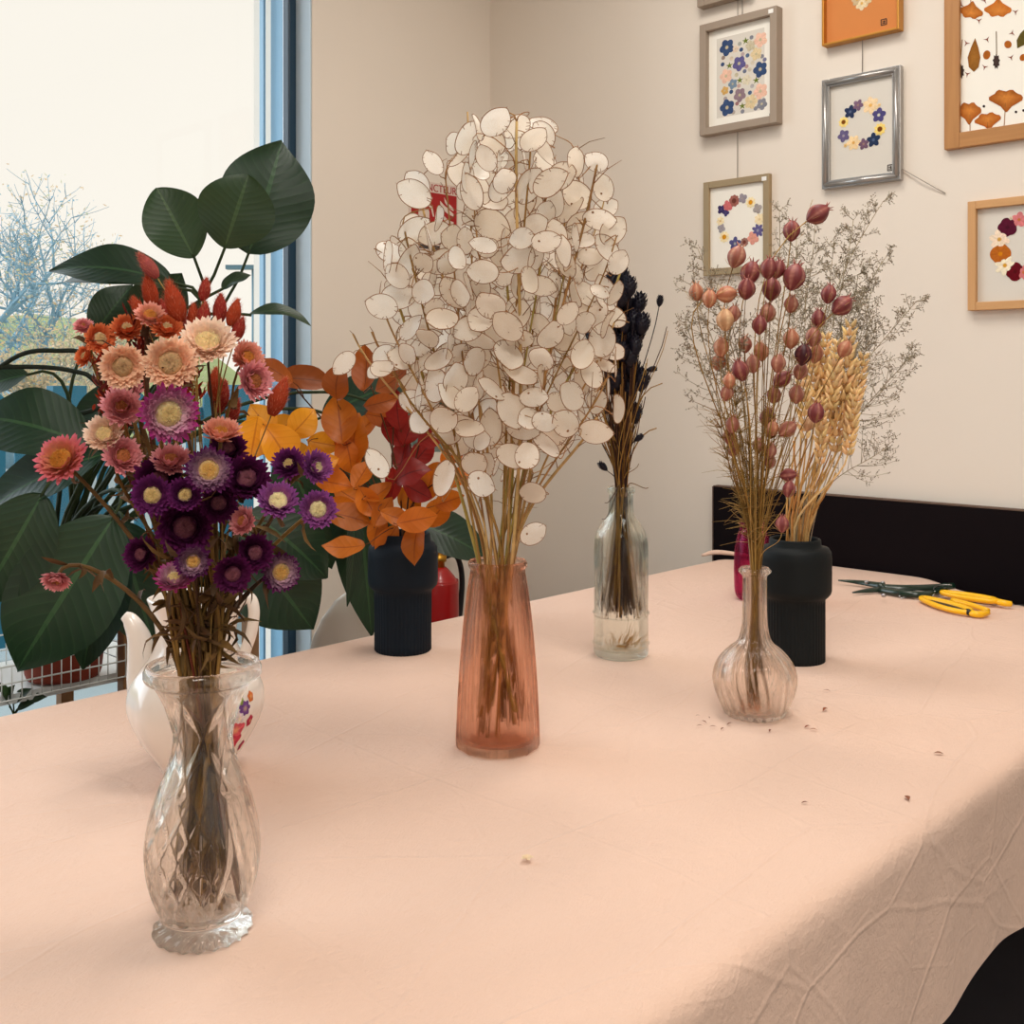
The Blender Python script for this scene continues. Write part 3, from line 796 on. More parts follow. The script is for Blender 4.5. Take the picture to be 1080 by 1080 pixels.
def strawflower(head, ax, rad, kind, root, openness=1.0, disc=.40):
    cols = [lin(c) for c in SF[kind]]
    q = V((0, 0, 1)).rotation_difference(ax)
    mb = MB()
    rings = 6
    for k in range(rings):
        f = k / (rings - 1)                                   # 0 outer .. 1 inner
        n = int(32 - 12 * f); L_ = rad * (1.0 - .28 * f) * U(.97, 1.03)
        tilt = math.radians((8 - 22 * (1 - openness)) + (38 + 30 * (1 - openness)) * f)    # above the flower plane
        r0 = rad * (.10 + .16 * f * openness)
        for i in range(n):
            a = 2 * PI * (i + .5 * (k % 2) + U(-.25, .25)) / n; tl = tilt + U(-.16, .16); ll = (L_ - r0) * U(.9, 1.06)
            er = V((math.cos(a), math.sin(a), 0)); et = V((-math.sin(a), math.cos(a), 0)); ez = V((0, 0, 1))
            w_ = rad * .088 * U(.9, 1.15); vs = []; cs = []
            c_in = mixc(cols[0], cols[2], f); c_out = mixc(cols[1], cols[2], f * .5)
            for s_, ww in ((0, .55), (.35, .9), (.7, 1.0), (.88, .72), (1, .06)):
                cu = tl + .55 * s_ * (1.0 if openness > .8 else 1.6)                 # petals curl up
                p_ = er * (r0 + ll * s_ * math.cos((tl + cu) / 2)) + ez * (ll * s_ * math.sin((tl + cu) / 2) + rad * (.02 + .05 * f - .08))
                col = jit(mixc(c_in, c_out, min(1, s_ * 1.2)), .08)
                vs += [p_ - et * w_ * ww + ez * w_ * .35 * ww, p_, p_ + et * w_ * ww + ez * w_ * .35 * ww]; cs += [col, mixc(col, (0, 0, 0), .06), col]
            fs = []
            for r_ in range(4):
                for j in range(2): x_ = r_ * 3 + j; fs.append((x_, x_ + 1, x_ + 4, x_ + 3))
            mb.add([head + q @ v for v in vs], fs, cs)
    # cup under the petals
    mb.lathe([(rad * .05, -rad * .34, mixc(cols[0], lin((120, 90, 50)), .6)), (rad * .22, -rad * .22, cols[0]), (rad * .38, -rad * .06, cols[0]), (rad * .2, 0, cols[0])], 16, head, ax=ax)
    mb.build('petals', M['petal'], root)
    d = MB(); rd = rad * disc * (.55 + .45 * openness); pr = []
    for i in range(9):
        s_ = i / 8; rr = rd * math.cos(s_ * PI / 2 * .98) ; zz = rad * (.14 + .2 * math.sin(s_ * PI / 2) * (1 if openness > .5 else .6))
        if s_ > .7: zz -= rad * .06 * (s_ - .7) / .3
        pr.append((max(rr, .0003), zz, mixc(cols[4], cols[3], min(1, s_ * 1.6))))
    d.lathe([(rd * .9, -rad * .05, cols[4])] + pr, 26, head, ax=ax)
    for i, v in enumerate(d.v):
        d.v[i] = v + ax * (rad * .03 * noise.noise(v * 900)) + V((U(-1, 1), U(-1, 1), U(-1, 1))) * rad * .012
        d.c[i] = jit(d.c[i], .18)
    for i in range(46):                                        # tufts of the disc
        a = U(0, 6.3); s_ = math.sqrt(R()) * .92; c_ = head + q @ V((rd * s_ * math.cos(a), rd * s_ * math.sin(a), rad * (.14 + .2 * math.sqrt(max(0, 1 - s_ * s_)))))
        u_ = (q @ V((math.cos(a) * s_ * .7, math.sin(a) * s_ * .7, 1))).normalized(); o_ = u_.orthogonal().normalized() * rad * .022
        o2_ = u_.cross(o_); d.add([c_ - o_, c_ + o_ * .5 + o2_, c_ + o_ * .5 - o2_, c_ + u_ * rad * .075], [(0, 1, 3), (1, 2, 3), (2, 0, 3)], jit(mixc(cols[3], cols[4], s_), .2))
    d.build('flower_disc', M['petal'], root)

HEADS = [  # x, y, diameter, kind, a, b, depth offset, openness, label
    (104, 358, 36, 'orange', .5, .35, .01, .9, 'orange strawflower with cream disc at the upper left of the crystal vase bunch'),
    (88, 345, 22, 'rose', -.2, .8, .03, .3, 'small closed pink strawflower bud at the upper left rim of the bunch'),
    (91, 376, 26, 'orange', -.8, .3, .03, .6, 'orange strawflower turned away at the far left under the cream-disc one'),
    (129, 386, 52, 'peach', .05, -.12, -.05, 1, 'peach strawflower with large brown disc, left of the twin peach pair'),
    (180, 383, 60, 'peach', -.05, .05, -.055, 1, 'large peach strawflower with dark-eyed cream disc at the middle of the bunch'),
    (219, 363, 62, 'pale', 0, .75, -.03, 1, 'big pale pink strawflower facing upward below the red bunny tails'),
    (260, 378, 40, 'coral', .5, .5, .0, .7, 'coral pink strawflower, upper of the pair at the right edge'),
    (266, 402, 46, 'rose', .8, .15, -.01, .7, 'dusty rose strawflower, lower of the pair at the right edge'),
    (134, 348, 38, 'orange', -.1, .8, .02, .55, 'orange-red strawflower half open in the upper left of the bunch'),
    (158, 334, 34, 'coral', .2, .9, .0, .9, 'upright strawflower with cream centre amid the bunny tails'),
    (176, 347, 36, 'orange', .1, .8, .0, .5, 'orange strawflower half hidden under the tall red bunny tails'),
    (128, 430, 44, 'rose', 0, .3, -.02, .45, 'pink half-open strawflower left of the big magenta one'),
    (134, 412, 36, 'rose', -.1, .6, .0, .6, 'pink strawflower tucked under the left peach bloom'),
    (176, 436, 66, 'magenta', .35, -.1, -.065, 1, 'large magenta strawflower with big cream disc at the centre front'),
    (111, 459, 46, 'pale', -.25, .4, -.02, .8, 'pale pink strawflower left of centre, a dry twig across it'),
    (66, 486, 58, 'rosegold', -.45, .45, -.02, .85, 'pink and gold strawflower sticking out furthest to the left'),
    (128, 482, 46, 'rose', .5, .4, -.02, .7, 'pink strawflower in profile above the purple blooms'),
    (233, 459, 46, 'coral', .1, 1.6, -.02, .8, 'flattened beige-pink strawflower in profile at the middle right'),
    (180, 487, 44, 'rose', 0, .9, -.03, .6, 'pink-rimmed strawflower on top of the dark purple cluster'),
    (168, 508, 60, 'plumdark', -.1, .2, -.03, .8, 'very dark plum strawflower at the heart of the purple cluster'),
    (220, 496, 52, 'plumring', .05, .05, -.06, 1, 'purple strawflower with pale ring and golden disc, centre of the purple cluster'),
    (161, 522, 46, 'plum', -.1, -.05, -.05, .95, 'plum strawflower with small yellow disc at the left of the purple cluster'),
    (195, 555, 66, 'plumdark', 0, -.15, -.03, .8, 'broad dark plum strawflower low in the purple cluster'),
    (259, 505, 56, 'plumdark', .2, .2, -.02, .8, 'dark plum strawflower right of the golden-disc purple one'),
    (240, 475, 44, 'plumdark', .1, .5, .0, .8, 'dark plum strawflower under the flattened beige-pink one'),
    (305, 490, 38, 'plum', -.2, .4, .01, .45, 'half-open purple strawflower, left of the two by the orange leaves'),
    (332, 493, 40, 'violet', .8, .3, .01, .5, 'half-open violet strawflower, right of the two by the orange leaves'),
    (293, 530, 48, 'violet', .1, .6, -.03, 1, 'purple strawflower with large cream disc on its upper side'),
    (335, 537, 44, 'violet', .1, 0, -.01, 1, 'violet strawflower with cream centre furthest to the right'),
    (258, 550, 36, 'rose', -.7, .2, -.03, .6, 'pink-purple strawflower in profile under the golden-disc purple one'),
    (195, 522, 40, 'plum', 0, .1, -.055, .8, 'plum strawflower with tan centre between two dark ones'),
    (230, 530, 46, 'plumdark', .1, -.1, -.03, .8, 'dark plum strawflower right of the lowest broad one'),
    (204, 591, 40, 'plumring', -.05, -.2, -.05, .8, 'pink-white centred strawflower just above the stems'),
    (245, 604, 44, 'plumdark', .1, -.35, -.05, .9, 'purple strawflower with dark hollow centre low over the vase rim'),
    (295, 603, 46, 'plumring', .3, -.1, .0, .9, 'purple strawflower with yellow disc at the lower right'),
    (60, 610, 32, 'rose', -.3, -.9, .0, .5, 'small drooping pink strawflower on a bent stem at the lower left'),
    (184, 612, 44, 'magenta', -.1, .9, -.045, .6, 'magenta strawflower with pale rim seen sideways above the vase'),
    (268, 583, 44, 'plumdark', .2, 0, -.02, .8, 'dark plum strawflower above the lower right yellow-disc one'),
    (150, 585, 40, 'plumdark', -.4, .1, -.01, .7, 'dark plum strawflower at the lower left of the cluster'),
]
t1 = depth(B1); rimz1 = o1[-1][1]
STEMC = [lin((104, 78, 38)), lin((92, 66, 34)), lin((124, 92, 44)), lin((70, 46, 28))]
def vase_stem(Bq, rin_neck, zneck, zbase, rbase, head, ax, root, rad, cols, n=10, pull=.35, hairy=0, name='stem', mat_=None, sides=5):
    """a stem that stands in a vase, leans through its neck and carries a head"""
    hv = V((head.x - Bq.x, head.y - Bq.y, 0)); k = min(1, hv.length / .14)
    dirn = hv.normalized() if hv.length > 1e-5 else V((1, 0, 0))
    nk = Bq + dirn * rin_neck * .8 * k * U(.4, 1) + in_disc(rin_neck * .5) + V((0, 0, zneck))
    lim = nk - Bq; lim.z = 0
    if lim.length > rin_neck * .92: nk -= lim * (1 - rin_neck * .92 / lim.length)
    bs = Bq - dirn * rbase * .9 * k * R() + in_disc(rbase * .9) + V((0, 0, zbase))
    rb = bs - Bq; rb.z = 0
    if rb.length > rbase: bs -= rb * (1 - rbase / rb.length)
    pts = stem_path(bs, nk, head, ax, n, pull)
    c = cols[random.randrange(len(cols))]
    mb = MB(); mb.tube(pts, [rad * (1.1 - .35 * i / len(pts)) for i in range(len(pts))], sides, [jit(c, .15) for _ in pts])
    for i in range(hairy):
        p_ = pts[random.randrange(3, len(pts) - 1)]; d_ = V((U(-1, 1), U(-1, 1), U(-.8, .5))).normalized() * U(.012, .04)
        e = p_ + d_; mdl = (p_ + e) / 2 + V((0, 0, U(-.006, .006)))
        leaf(mb, p_, e, V((U(-1, 1), U(-1, 1), 1)), U(.003, .008), U(-.4, .4), .6, nu=5, nv=2, col=jit(mixc(c, lin((80, 56, 36)), .5), .2))
    if name is None: return pts, mb
    mb.build(name, mat_ or M['dry'], root)
    return pts
for (x, y, dm, kind, a, b_, dt, op_, lab) in HEADS:
    t_ = t1 + dt * 1.15; h = PT(x, y, t_); ax = axis_of(h, a, b_); rad = dm / 2 * t_ / F * 1.06
    root = thing('strawflower', B1 + V((0, 0, .022)), lab, 'flower', 'strawflowers in the crystal vase')
    strawflower(h, ax, rad, kind, root, op_)
    vase_stem(B1, .027, rimz1, .024 + U(0, .03), .031, h - ax * rad * .3, ax, root, U(.0014, .0024), STEMC, 12, U(.3, .5), hairy=9)

# ---------------------------------------------------------------- bunny tails
TAILS = [(156, 280, -.62, 32, 'pale red bunny tail tilting left, topmost of all'), (158, 307, -.15, 36, 'red bunny tail under the tilted topmost one'),
    (184, 318, -.25, 46, 'longest red bunny tail left of centre'), (216, 305, .12, 26, 'red bunny tail standing alone right of centre'),
    (232, 325, .05, 32, 'dark red bunny tail, tall one on the right'), (145, 324, -.4, 26, 'orange-red bunny tail leaning left at the left edge'),
    (247, 330, .25, 32, 'red bunny tail leaning right on the upper right'), (252, 347, .35, 28, 'short red bunny tail below the upper right one'),
    (204, 333, 0, 28, 'small red bunny tail in the middle row'), (215, 332, .1, 30, 'red bunny tail just right of the middle row'),
    (197, 345, .1, 24, 'red bunny tail low behind the big pale flower'), (172, 328, -.1, 26, 'red bunny tail half behind the longest one'),
    (294, 418, .35, 44, 'red bunny tail far out on the right beside the leaves'), (246, 434, .35, 30, 'red bunny tail leaning right beside the dry stems'),
    (234, 418, .2, 36, 'dark red bunny tail behind the lower right stems'), (227, 405, 0, 36, 'red bunny tail deep between the rose flowers')]
for (x, y, tl, ln, lab) in TAILS:
    t_ = t1 + U(.0, .05); c = PT(x, y, t_); ax = (CU * math.cos(tl) + RT * math.sin(tl) + FW * U(-.25, .25)).normalized()
    hl = ln * t_ / F * .98; rr = hl * .21 + .001
    base = lin((178, 72, 44)) if 'orange' in lab or R() < .5 else lin((162, 58, 50))
    if 'pale' in lab: base = lin((178, 92, 88))
    root = thing('bunny_tail', B1 + V((0, 0, .022)), lab + ' in the crystal vase', 'dried grass', 'bunny tails in the crystal vase')
    mb = MB(); pr = []
    for i in range(10):
        s_ = i / 9; pr.append((max(.0004, rr * math.sin(PI * min(.985, s_ * .93 + .07)) ** .7 * (1.08 - .3 * s_)), hl * (s_ - .5), jit(base, .1)))
    mb.lathe(pr, 14, c, ax=ax)
    q = V((0, 0, 1)).rotation_difference(ax)
    for i in range(420):
        s_ = U(.02, .98); a = U(0, 6.3); r_ = rr * math.sin(PI * min(.985, s_ * .93 + .07)) ** .7 * (1.08 - .3 * s_)
        o_ = V((math.cos(a), math.sin(a), 0)); p_ = o_ * r_ * .95 + V((0, 0, hl * (s_ - .5)))
        e = p_ + (o_ * U(.3, .7) + V((0, 0, U(.5, 1)))).normalized() * rr * U(.35, .75)
        w_ = V((-math.sin(a), math.cos(a), 0)) * rr * .035; cc = jit(mixc(base, lin((232, 150, 118)), U(0, .7)), .15)
        mb.add([c + q @ (p_ - w_), c + q @ (p_ + w_), c + q @ e], [(0, 1, 2)], cc)
    mb.build('seed_head', M['fuzz'], root)
    vase_stem(B1, .027, rimz1, .03, .032, c - ax * hl * .5, ax, root, .0008, [lin((150, 116, 62))], 12, .4)
# orange-red filler plumes
for (x, y, lab) in [(150, 352, 'feathery rust-red filler stalk at the top of the bunch'), (125, 415, 'dark rust filler stalk at the left side of the bunch'), (112, 398, 'rust-brown filler stalk under the leftmost orange flower'), (198, 410, 'rust filler stalk between the peach blooms')]:
    t_ = t1 + .03; h = PT(x, y, t_); root = thing('filler_stalk', B1 + V((0, 0, .022)), lab, 'dried grass', 'rust filler stalks in the crystal vase')
    mb = MB()
    for i in range(130):
        c = h + V((random.gauss(0, .006), random.gauss(0, .006), U(-.035, .022))); d_ = V((random.gauss(0, .5), random.gauss(0, .5), 1)).normalized() * U(.006, .014)
        leaf(mb, c, c + d_, V((U(-1, 1), U(-1, 1), 0)) + V((.01, 0, 0)), U(.002, .004), .1, .4, nu=3, nv=2, col=jit(lin((150, 48, 26) if i % 3 else (90, 26, 22)), .3))
    mb.build('plume', M['petal'], root)
    vase_stem(B1, .027, rimz1, .03, .032, h, V((0, 0, 1)), root, .0012, [lin((98, 40, 26))], 10, .4)

# ---------------------------------------------------------------- honesty (papery white pods)
t2 = depth(B2); rimz2 = o2[-1][1]; s2 = t2 / F
def pod_mesh(seed):
    rs = random.Random(seed); mb = MB(); n = 30; w_ = .43 * rs.uniform(.84, 1.0); cv = rs.uniform(-.10, .10); tw = rs.uniform(-.06, .06)
    def pt(a, k):
        x, y = math.cos(a) * w_ * k, math.sin(a) * .5 * k
        if math.sin(a) > .93: y += .05 * k * (math.sin(a) - .93) / .07
        return V((x, y + .5, cv * (k * k) + tw * x * y * 8 + .012 * math.sin(a * 3 + seed) * k))
    vs = [pt(0, 0)]; fs = []
    ks = (.35, .7, .955)
    for k in ks: vs += [pt(2 * PI * i / n, k) for i in range(n)]
    for i in range(n):
        j = (i + 1) % n; fs.append((0, 1 + i, 1 + j))
        for r_ in range(2): b0 = 1 + r_ * n; fs.append((b0 + i, b0 + n + i, b0 + n + j, b0 + j))
    mb.add(vs, fs, mi=0)
    rim = [pt(2 * PI * i / n, .975) for i in range(n)]
    mb.tube(rim, .013, 4, closed=True, mi=1)
    for i in range(rs.randint(3, 7)):                          # seed stalks on the membrane
        a = rs.uniform(0, 2 * PI); a2 = a + rs.uniform(-.15, .15); mb.tube([pt(a, .97), pt(a2, rs.uniform(.68, .85))], .011, 3, mi=1)
    if rs.random() < .3:
        a = rs.uniform(0, 2 * PI); k = rs.uniform(.35, .75); c = pt(a, k); mb.lathe([(.004, -.010), (.04, -.005), (.04, .005), (.004, .010)], 8, c, mi=1)
    mb.tube([(0, -.09, 0), (0, .02, 0)], .012, 4, mi=1); mb.tube([(0, 1.0, 0), (0, 1.09, .02)], [.012, .003], 4, mi=1)
    o = mb.build('seed_pod', [M['pearl'], M['podrim']], None); me = o.data; bpy.data.objects.remove(o); return me
PODS = [pod_mesh(i) for i in range(12)]
POLY = [(490, 122), (575, 132), (582, 178), (625, 165), (648, 235), (652, 300), (645, 340), (652, 385), (632, 440), (600, 470), (560, 475), (545, 505), (505, 515), (488, 470), (440, 445), (432, 412), (396, 400), (392, 376), (428, 366), (422, 345), (402, 300), (415, 255), (428, 212), (470, 228), (484, 195), (474, 150)]
def inside(x, y):
    c = False; n = len(POLY)
    for i in range(n):
        x1, y1 = POLY[i]; x2, y2 = POLY[i - 1]
        if (y1 > y) != (y2 > y) and x < (x2 - x1) * (y - y1) / (y2 - y1) + x1: c = not c
    return c
FIX = [(457, 172, 26), (437, 205, 34), (403, 323, 30), (363, 383, 26), (404, 390, 26), (422, 377, 28), (652, 277, 24), (622, 270, 24), (649, 383, 28), (649, 431, 32), (623, 395, 30), (631, 233, 32), (609, 207, 34), (609, 171, 28), (556, 147, 30), (507, 133, 32), (545, 133, 28), (629, 170, 24), (470, 506, 34), (399, 488, 30), (628, 456, 32), (562, 563, 26), (524, 490, 28), (479, 152, 28), (494, 146, 34), (530, 130, 24), (476, 250, 30), (440, 195, 30), (460, 230, 28), (598, 448, 32), (505, 515, 24), (562, 520, 26), (492, 188, 28), (520, 150, 32)]
pts_px = [(x, y, d, -U(.0, .07)) for x, y, d in FIX]
tries = 0
while len(pts_px) < 345 and tries < 20000:
    tries += 1
    x, y = U(390, 655), U(120, 515)
    if not inside(x, y) or (x < 490 and 188 < y < 236): continue
    hw = 115 - abs(y - 330) * .22; e = max(.15, 1 - ((x - 525) / hw) ** 2) ** .5
    dz = U(-1, 1) * .10 * e
    if any((x - a) ** 2 + (y - b_) ** 2 < (5 if abs(dz - d_) > .025 else 15) ** 2 for a, b_, _, d_ in pts_px): continue
    pts_px.append((x, y, U(24, 37), dz))
LSTEM = []
tips = [(493, 118), (512, 128), (545, 128), (560, 150), (585, 175), (605, 160), (630, 172), (640, 200), (650, 250), (655, 285), (648, 340), (640, 400), (630, 440), (575, 215), (530, 190), (500, 215), (470, 190), (440, 190), (425, 235), (405, 270), (400, 315), (392, 350), (372, 352), (420, 400), (600, 260), (550, 280), (480, 300), (470, 460), (562, 500)]
LC = [lin((176, 138, 86)), lin((152, 112, 66)), lin((190, 154, 100)), lin((138, 104, 52)), lin((160, 140, 74))]
order = list(range(len(tips)))
litems = []
for i, (x, y) in enumerate(tips):
    e = max(.15, 1 - ((x - 525) / 130) ** 2) ** .5
    h = PT(x, y, t2 + U(-1, 1) * .09 * e)
    root = thing('honesty_stem', B2 + V((0, 0, .012)), 'x', 'dried flower', 'honesty stems in the pink vase')
    ax = ((h - (B2 + V((0, 0, rimz2)))).normalized() + V((0, 0, .35))).normalized()
    c = LC[i % len(LC)]
    pts, smb = vase_stem(B2, .031, rimz2, .012 + U(0, .05), .038, h, ax, root, U(.0012, .0024), [c], 16, .45, sides=5, name=None)
    LSTEM.append((root, pts, [], smb)); litems.append((root, h, ''))
for (x, y, dpx, dz) in pts_px:
    c = PT(x, y, t2 + dz); best = None
    for i, (root, pts, pods, _) in enumerate(LSTEM):
        if len(pods) > 20: continue
        for k in range(6 if y < 480 else 4, len(pts)):
            q = pts[k]; d = c - q; sc = d.length + (.5 * max(0, -(d.z) + .0) if d.z < .005 else 0)
            if best is None or sc < best[0]: best = (sc, i, k)
    LSTEM[best[1]][2].append((c, best[2], dpx))
for root, pts, pods, tw in LSTEM:
    for (c, k, dpx) in pods:
        size = dpx * s2 * 1.12
        a, b_ = random.gauss(0, .8), random.gauss(0, .65)
        nrm = axis_of(c, a, b_, 1.0)
        if R() < .16: nrm = axis_of(c, random.choice((-1, 1)) * 3, random.gauss(0, .8), .5)
        out = (c - pts[k]); 
        long = out.normalized() * .7 + V((U(-.6, .6), U(-.6, .6), U(-.5, .6)))
        long = (long - nrm * long.dot(nrm)).normalized(); sd = long.cross(nrm).normalized()
        st = c - long * size * .5
        o = bpy.data.objects.new('seed_pod', PODS[random.randrange(len(PODS))]); C.objects.link(o); o.parent = root
        m4 = Matrix((sd, long, nrm)).transposed().to_4x4() @ Matrix.Scale(size, 4)
        m4.translation = st - root.location
        o.matrix_local = m4
        # pedicel
        q = pts[k]; e = st - long * size * .06
        L0 = (e - q).length
        pp_ = bez(q, q + (pts[min(k + 1, len(pts) - 1)] - pts[k - 1]).normalized() * L0 * .45, e - long * L0 * .3, e, 6)
        tw.tube(pp_, [.0009, .0008, .0007, .0007, .0006, .0006, .0005], 4, jit(lin((156, 112, 66)), .2))
    for i in range(7):                                          # bare twig ends
        k = random.randrange(8, len(pts)); d = (V((U(-1, 1), U(-1, 1), U(0, 1))).normalized()) * U(.02, .05)
        tw.tube([pts[k], pts[k] + d * .5 + V((0, 0, .004)), pts[k] + d], [.0007, .0005, .0003], 4, jit(lin((140, 100, 58)), .2))
    tw.build('stem', M['dry'], root)
rank_labels(litems, 'honesty stem of white papery pods, tip', 'SIDE of pink vase')

# ---------------------------------------------------------------- love-in-a-mist pods
t4 = depth(B4); rimz4 = o4[-1][1]
def c5(x, y): return 690 + x / 3.6, 180 + y / 3.6
def c6(x, y): return 690 + x / 2.769, 460 + y / 2.769
NIG = [(620, 165, 62, 1.0, 'm'), (522, 230, 54, .15, 'm'), (313, 328, 58, .35, 'r'), (160, 463, 46, -.1, 'p'), (210, 487, 46, .1, 'p'), (272, 470, 54, 1.4, 'p'), (270, 568, 56, 0, 'l'), (365, 390, 62, .3, 'm'), (350, 450, 56, 0, 'm'), (445, 450, 60, 0, 'm'), (435, 372, 54, .1, 'm'), (530, 405, 70, .3, 'm'), (520, 508, 44, .1, 'r'), (663, 470, 48, .2, 'm'), (712, 513, 60, .9, 'm'), (625, 562, 46, 0, 'm'), (605, 632, 50, .1, 'r'), (400, 587, 48, 0, 'm'), (430, 540, 50, .1, 'r'), (520, 640, 50, 0, 'p'), (345, 660, 44, 0, 'r'), (255, 672, 50, .1, 'p'), (405, 688, 48, -.1, 'p'), (245, 728, 46, .1, 'p'), (470, 732, 48, .1, 'r'), (565, 700, 54, .2, 'd'), (612, 695, 50, .1, 'p'), (327, 760, 54, -.3, 'm'), (485, 792, 50, .9, 'm'), (555, 762, 46, .3, 'r'), (275, 845, 42, .1, 'r'), (297, 965, 44, .1, 'r'), (430, 938, 50, .2, 'm'), (445, 992, 36, .2, 'r'), (505, 982, 50, .9, 'r'), (615, 920, 52, .1, 'm'), (722, 678, 46, .5, 'p'), (455, 852, 44, .1, 'r'), (540, 850, 48, 0, 'r'), (285, 800, 40, 0, 'p'), (285, 1010, 40, .1, 'r'), (300, 1055, 42, .1, 'r'), (588, 962, 38, .2, 'l'), (440, 1065, 42, .2, 'r'), (375, 735, 46, 0, 'r'), (470, 375, 48, .2, 'm'), (300, 545, 44, .2, 'r')]
NIG = [(*c5(x, y), d / 3.6 * 1.38, tl, k) for x, y, d, tl, k in NIG] + [(831, 501, 16, 1.4, 'm'), (832, 516, 16, .2, 'm'), (825, 553, 16, .1, 'm'), (812, 487, 14, .2, 'r'), (800, 470, 15, 0, 'r'), (815, 452, 15, .1, 'p')]
NC = {'m': ((136, 60, 62), (198, 134, 116)), 'r': ((172, 104, 88), (222, 176, 146)), 'p': ((196, 124, 94), (232, 188, 150)), 'l': ((212, 162, 120), (240, 208, 164)), 'd': ((72, 22, 32), (124, 62, 58))}
ND = {'m': 'maroon', 'r': 'rosy brown', 'p': 'peach pink', 'l': 'pale peach', 'd': 'very dark'}
nit = []
for (x, y, d, tl, k) in NIG:
    e = max(.2, 1 - ((x - 805) / 85) ** 2) ** .5
    t_ = t4 + U(-1, .5) * .075 * e; c = PT(x, y, t_); ax = (CU * math.cos(tl) + RT * math.sin(tl) - FW * U(-.2, .45)).normalized()
    hl = d * t_ / F * 1.08; rr = hl * .40
    root = thing('seed_pod_stem', B4 + V((0, 0, .01)), 'x', 'dried flower', 'striped seed pods in the carafe')
    ca, cb = [lin(v) for v in NC[k]]; mb = MB(); seg = 30; ph = U(0, 6)
    pr = []
    for i in range(13):
        s_ = i / 12; r_ = rr * (math.sin(PI * (s_ * .90 + .035)) ** .75); pr.append((max(.0006, r_), hl * (s_ - .5)))
    q = V((0, 0, 1)).rotation_difference(ax); vs = []; cs = []; fs = []
    for (r_, z_) in pr:
        for i in range(seg):
            th = 2 * PI * i / seg; g = math.cos((th + ph) * 5)
            rr_ = r_ * (1 + .055 * g); vs.append(c + q @ V((rr_ * math.cos(th), rr_ * math.sin(th), z_)))
            stripe = max(0, -g) ** 2 * (.75 + .25 * math.sin(z_ * 900 + th * 3)); line = max(0, g) ** 8
            cs.append(jit(mixc(mixc(ca, cb, stripe * .9), mixc(ca, (0, 0, 0), .3), line * .7), .05))
    for j in range(12):
        for i in range(seg):
            l_ = (i + 1) % seg; fs.append((j * seg + i, j * seg + l_, (j + 1) * seg + l_, (j + 1) * seg + i))
    fs.append(tuple(range(seg - 1, -1, -1))); fs.append(tuple(range(12 * seg, 13 * seg))); mb.add(vs, fs, cs)
    cap = mb.build('seed_capsule', M['pod'], root)
    hn = MB()
    for i in range(5):                                         # the horns at the top
        a = 2 * PI * i / 5 - ph; o_ = V((math.cos(a), math.sin(a), 0))
        p0 = o_ * rr * .22 + V((0, 0, hl * .45)); p1 = o_ * rr * .6 + V((0, 0, hl * .66)); hn.tube([c + q @ p0, c + q @ ((p0 + p1) / 2 + V((0, 0, hl * .02))), c + q @ p1], [hl * .034, hl * .024, hl * .003], 4, jit(mixc(ca, cb, .4), .15))
    for i in range(9):                                         # hair-fine bracts below
        a = U(0, 6.3); o_ = V((math.cos(a), math.sin(a), 0)); p0 = V((0, 0, -hl * .48)); p1 = o_ * rr * U(.6, 1.1) + V((0, 0, -hl * U(.15, .4))); p2 = o_ * rr * U(1, 1.7) + V((0, 0, hl * U(-.3, .25)))
        hn.tube([c + q @ v for v in bez(p0, p1, p1, p2, 4)], [.0004, .0004, .0003, .0003, .0002], 3, jit(lin((170, 136, 84)), .2))
    hn.build('bract', M['dry'], cap)
    pts = vase_stem(B4, .0115, rimz4, .012 + U(0, .06), .012, c - ax * hl * .48, ax, root, U(.0006, .001), [lin((146, 110, 52)), lin((126, 92, 42)), lin((166, 130, 70))], 12, .45, sides=4)
    nit.append((root, c, ND[k]))
rank_labels(nit, 'striped seed pod on stem in carafe', 'SIDE half of bunch')
# fine dry foliage threads among the pod stems
for (x, y, lab) in [(760, 440, 'wispy straw-coloured thread foliage at the left of the carafe bunch'), (790, 470, 'wispy straw thread foliage in the middle of the carafe bunch'), (812, 440, 'wispy straw thread foliage at the right of the carafe bunch'), (775, 400, 'wispy straw thread foliage high in the carafe bunch')]:
    h = PT(x, y, t4 + U(-.03, .03)); root = thing('thread_foliage_stem', B4 + V((0, 0, .01)), lab, 'dried plant', 'thread foliage in the carafe')
    pts = vase_stem(B4, .0115, rimz4, .02, .012, h, V((0, 0, 1)), root, .0008, [lin((140, 104, 50))], 12, .45, sides=4)
    mb = MB()
    for i in range(150):
        k = random.randrange(4, len(pts)); p0 = pts[k]; d = V((random.gauss(0, 1), random.gauss(0, 1), U(-.2, 1.6))).normalized() * U(.015, .05)
        mb.tube([p0, p0 + d * .5 + V((random.gauss(0, .004), random.gauss(0, .004), .003)), p0 + d], [.00045, .0004, .0002], 3, jit(lin((158, 124, 70)), .25))
    mb.build('thread_foliage', M['dry'], root)

